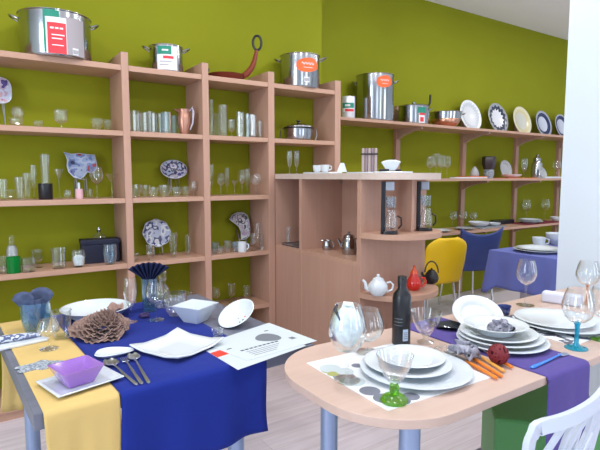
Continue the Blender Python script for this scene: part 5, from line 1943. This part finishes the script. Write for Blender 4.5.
# far stack of two large plates
plate((1.985, 1.060, MTZ), .178, 'lower large plate of the pair at the far right of the table', PORCB, 'large plate pair at the far right', h=.016, well=.74)
plate((1.965, 1.085, MTZ + .012), .150, 'upper large plate of the pair at the far right of the table', PORC, 'large plate pair at the far right', h=.014, well=.74)
# rolled white napkin
q = on_z(555, 311, TZ)
t = thing('napkin', 'white napkin folded into a long block behind the far plates', 'napkin', (2.33, 1.25, TZ), face(q.x, q.y) + R(-12))
MB().box(-.085, .085, -.028, .028, 0, .052).build('folded_cloth', pmat('pale_lilac_linen', (.72, .74, .86), .8), t, smooth=0, bev=.010)
# tall clear wine glass
q = on_z(537, 305, TZ)
stemglass((2.16, 1.33, TZ), .215, .045, 'wine', 'tall clear wine glass in front of the lilac table', stem=.45, foot=.9)
# glass with turquoise stem
q = on_z(579, 349, TZ)
stemglass((q.x, q.y + .01, TZ), .215, .053, 'balloon', 'wine glass with turquoise stem at the right picture edge', stem=.42, foot=.72, ms=TURQGL, thick=1.7)
stemglass((1.93, .880, TZ), .20, .052, 'balloon', 'wine glass with lime green stem beyond the turquoise one', stem=.42, foot=.72, ms=LIMEGL, mb_=CLEAR)
stemglass((2.43, 1.185, TZ), .205, .052, 'balloon', 'wine glass with amber stem and bowl in the corner beyond the long white napkin', stem=.42, foot=.72, ms=AMBGL, mb_=CLEAR)

# ================================================================== LIGHT
w = bpy.data.worlds.new('daylight')
w.use_nodes = True
w.node_tree.nodes['Background'].inputs['Color'].default_value = (0.72, 0.84, 1.0, 1)
w.node_tree.nodes['Background'].inputs['Strength'].default_value = 1.6
scene.world = w


def area(name, loc, rot, sx, sy, power, col):
    l = bpy.data.lights.new(name, 'AREA')
    l.shape = 'RECTANGLE'
    l.size, l.size_y = sx, sy
    l.energy = power
    l.color = col
    o = bpy.data.objects.new(name, l)
    COL.objects.link(o)
    o.location = loc
    o.rotation_euler = rot
    return o


# daylight through the shop window panes (front wall behind the viewer, side window on the left)
area('window_daylight', (-.5, Y0 + .02, 1.55), (R(90), 0, 0), 0.8, 2.2, 13, (.84, .92, 1))
area('window_daylight', (2.575, Y0 + .02, 1.55), (R(90), 0, 0), 0.9, 2.2, 20, (.84, .92, 1))
area('window_daylight', (5.85, Y0 + .02, 1.55), (R(90), 0, 0), 0.9, 2.2, 26, (.84, .92, 1))
area('window_daylight', (X0 + .02, .45, 1.6), (0, R(-90), 0), 2.2, 1.1, 56, (.82, .91, 1))
for x, y, p_ in ((-.6, 1.75, 18), (1.1, 1.75, 18), (2.9, 1.9, 18), (4.7, 2.1, 18), (6.4, 2.1, 14), (.5, .1, 14), (2.4, .1, 16)):
    area('overhead_fill', (x, y, CEIL - .05), (0, 0, 0), .3, .3, p_, (.97, .98, 1))  # unseen lamps added under the ceiling as fill from above

area('ceiling_fill', (5.4, .5, 2.45), (R(180), 0, 0), .4, .4, 11, (.97, .98, 1))  # added out of view, facing up, only to brighten the ceiling

# ================================================================== CAMERA
cam = bpy.data.cameras.new('camera')
cam.sensor_width = 36
cam.sensor_fit = 'HORIZONTAL'
cam.lens = F / 600 * 36
cam.clip_start = .05
co = bpy.data.objects.new('camera', cam)
COL.objects.link(co)
M = Matrix((RT, UP, -FW)).transposed().to_4x4()
M.translation = EYE
co.matrix_world = M
scene.camera = co
scene.view_settings.view_transform = 'Standard'
scene.view_settings.look = 'None'
scene.view_settings.gamma = 1
scene.view_settings.use_curve_mapping = False
scene.view_settings.exposure = 0.08
scene.cycles.transparent_max_bounces = 64
scene.cycles.max_bounces = 10
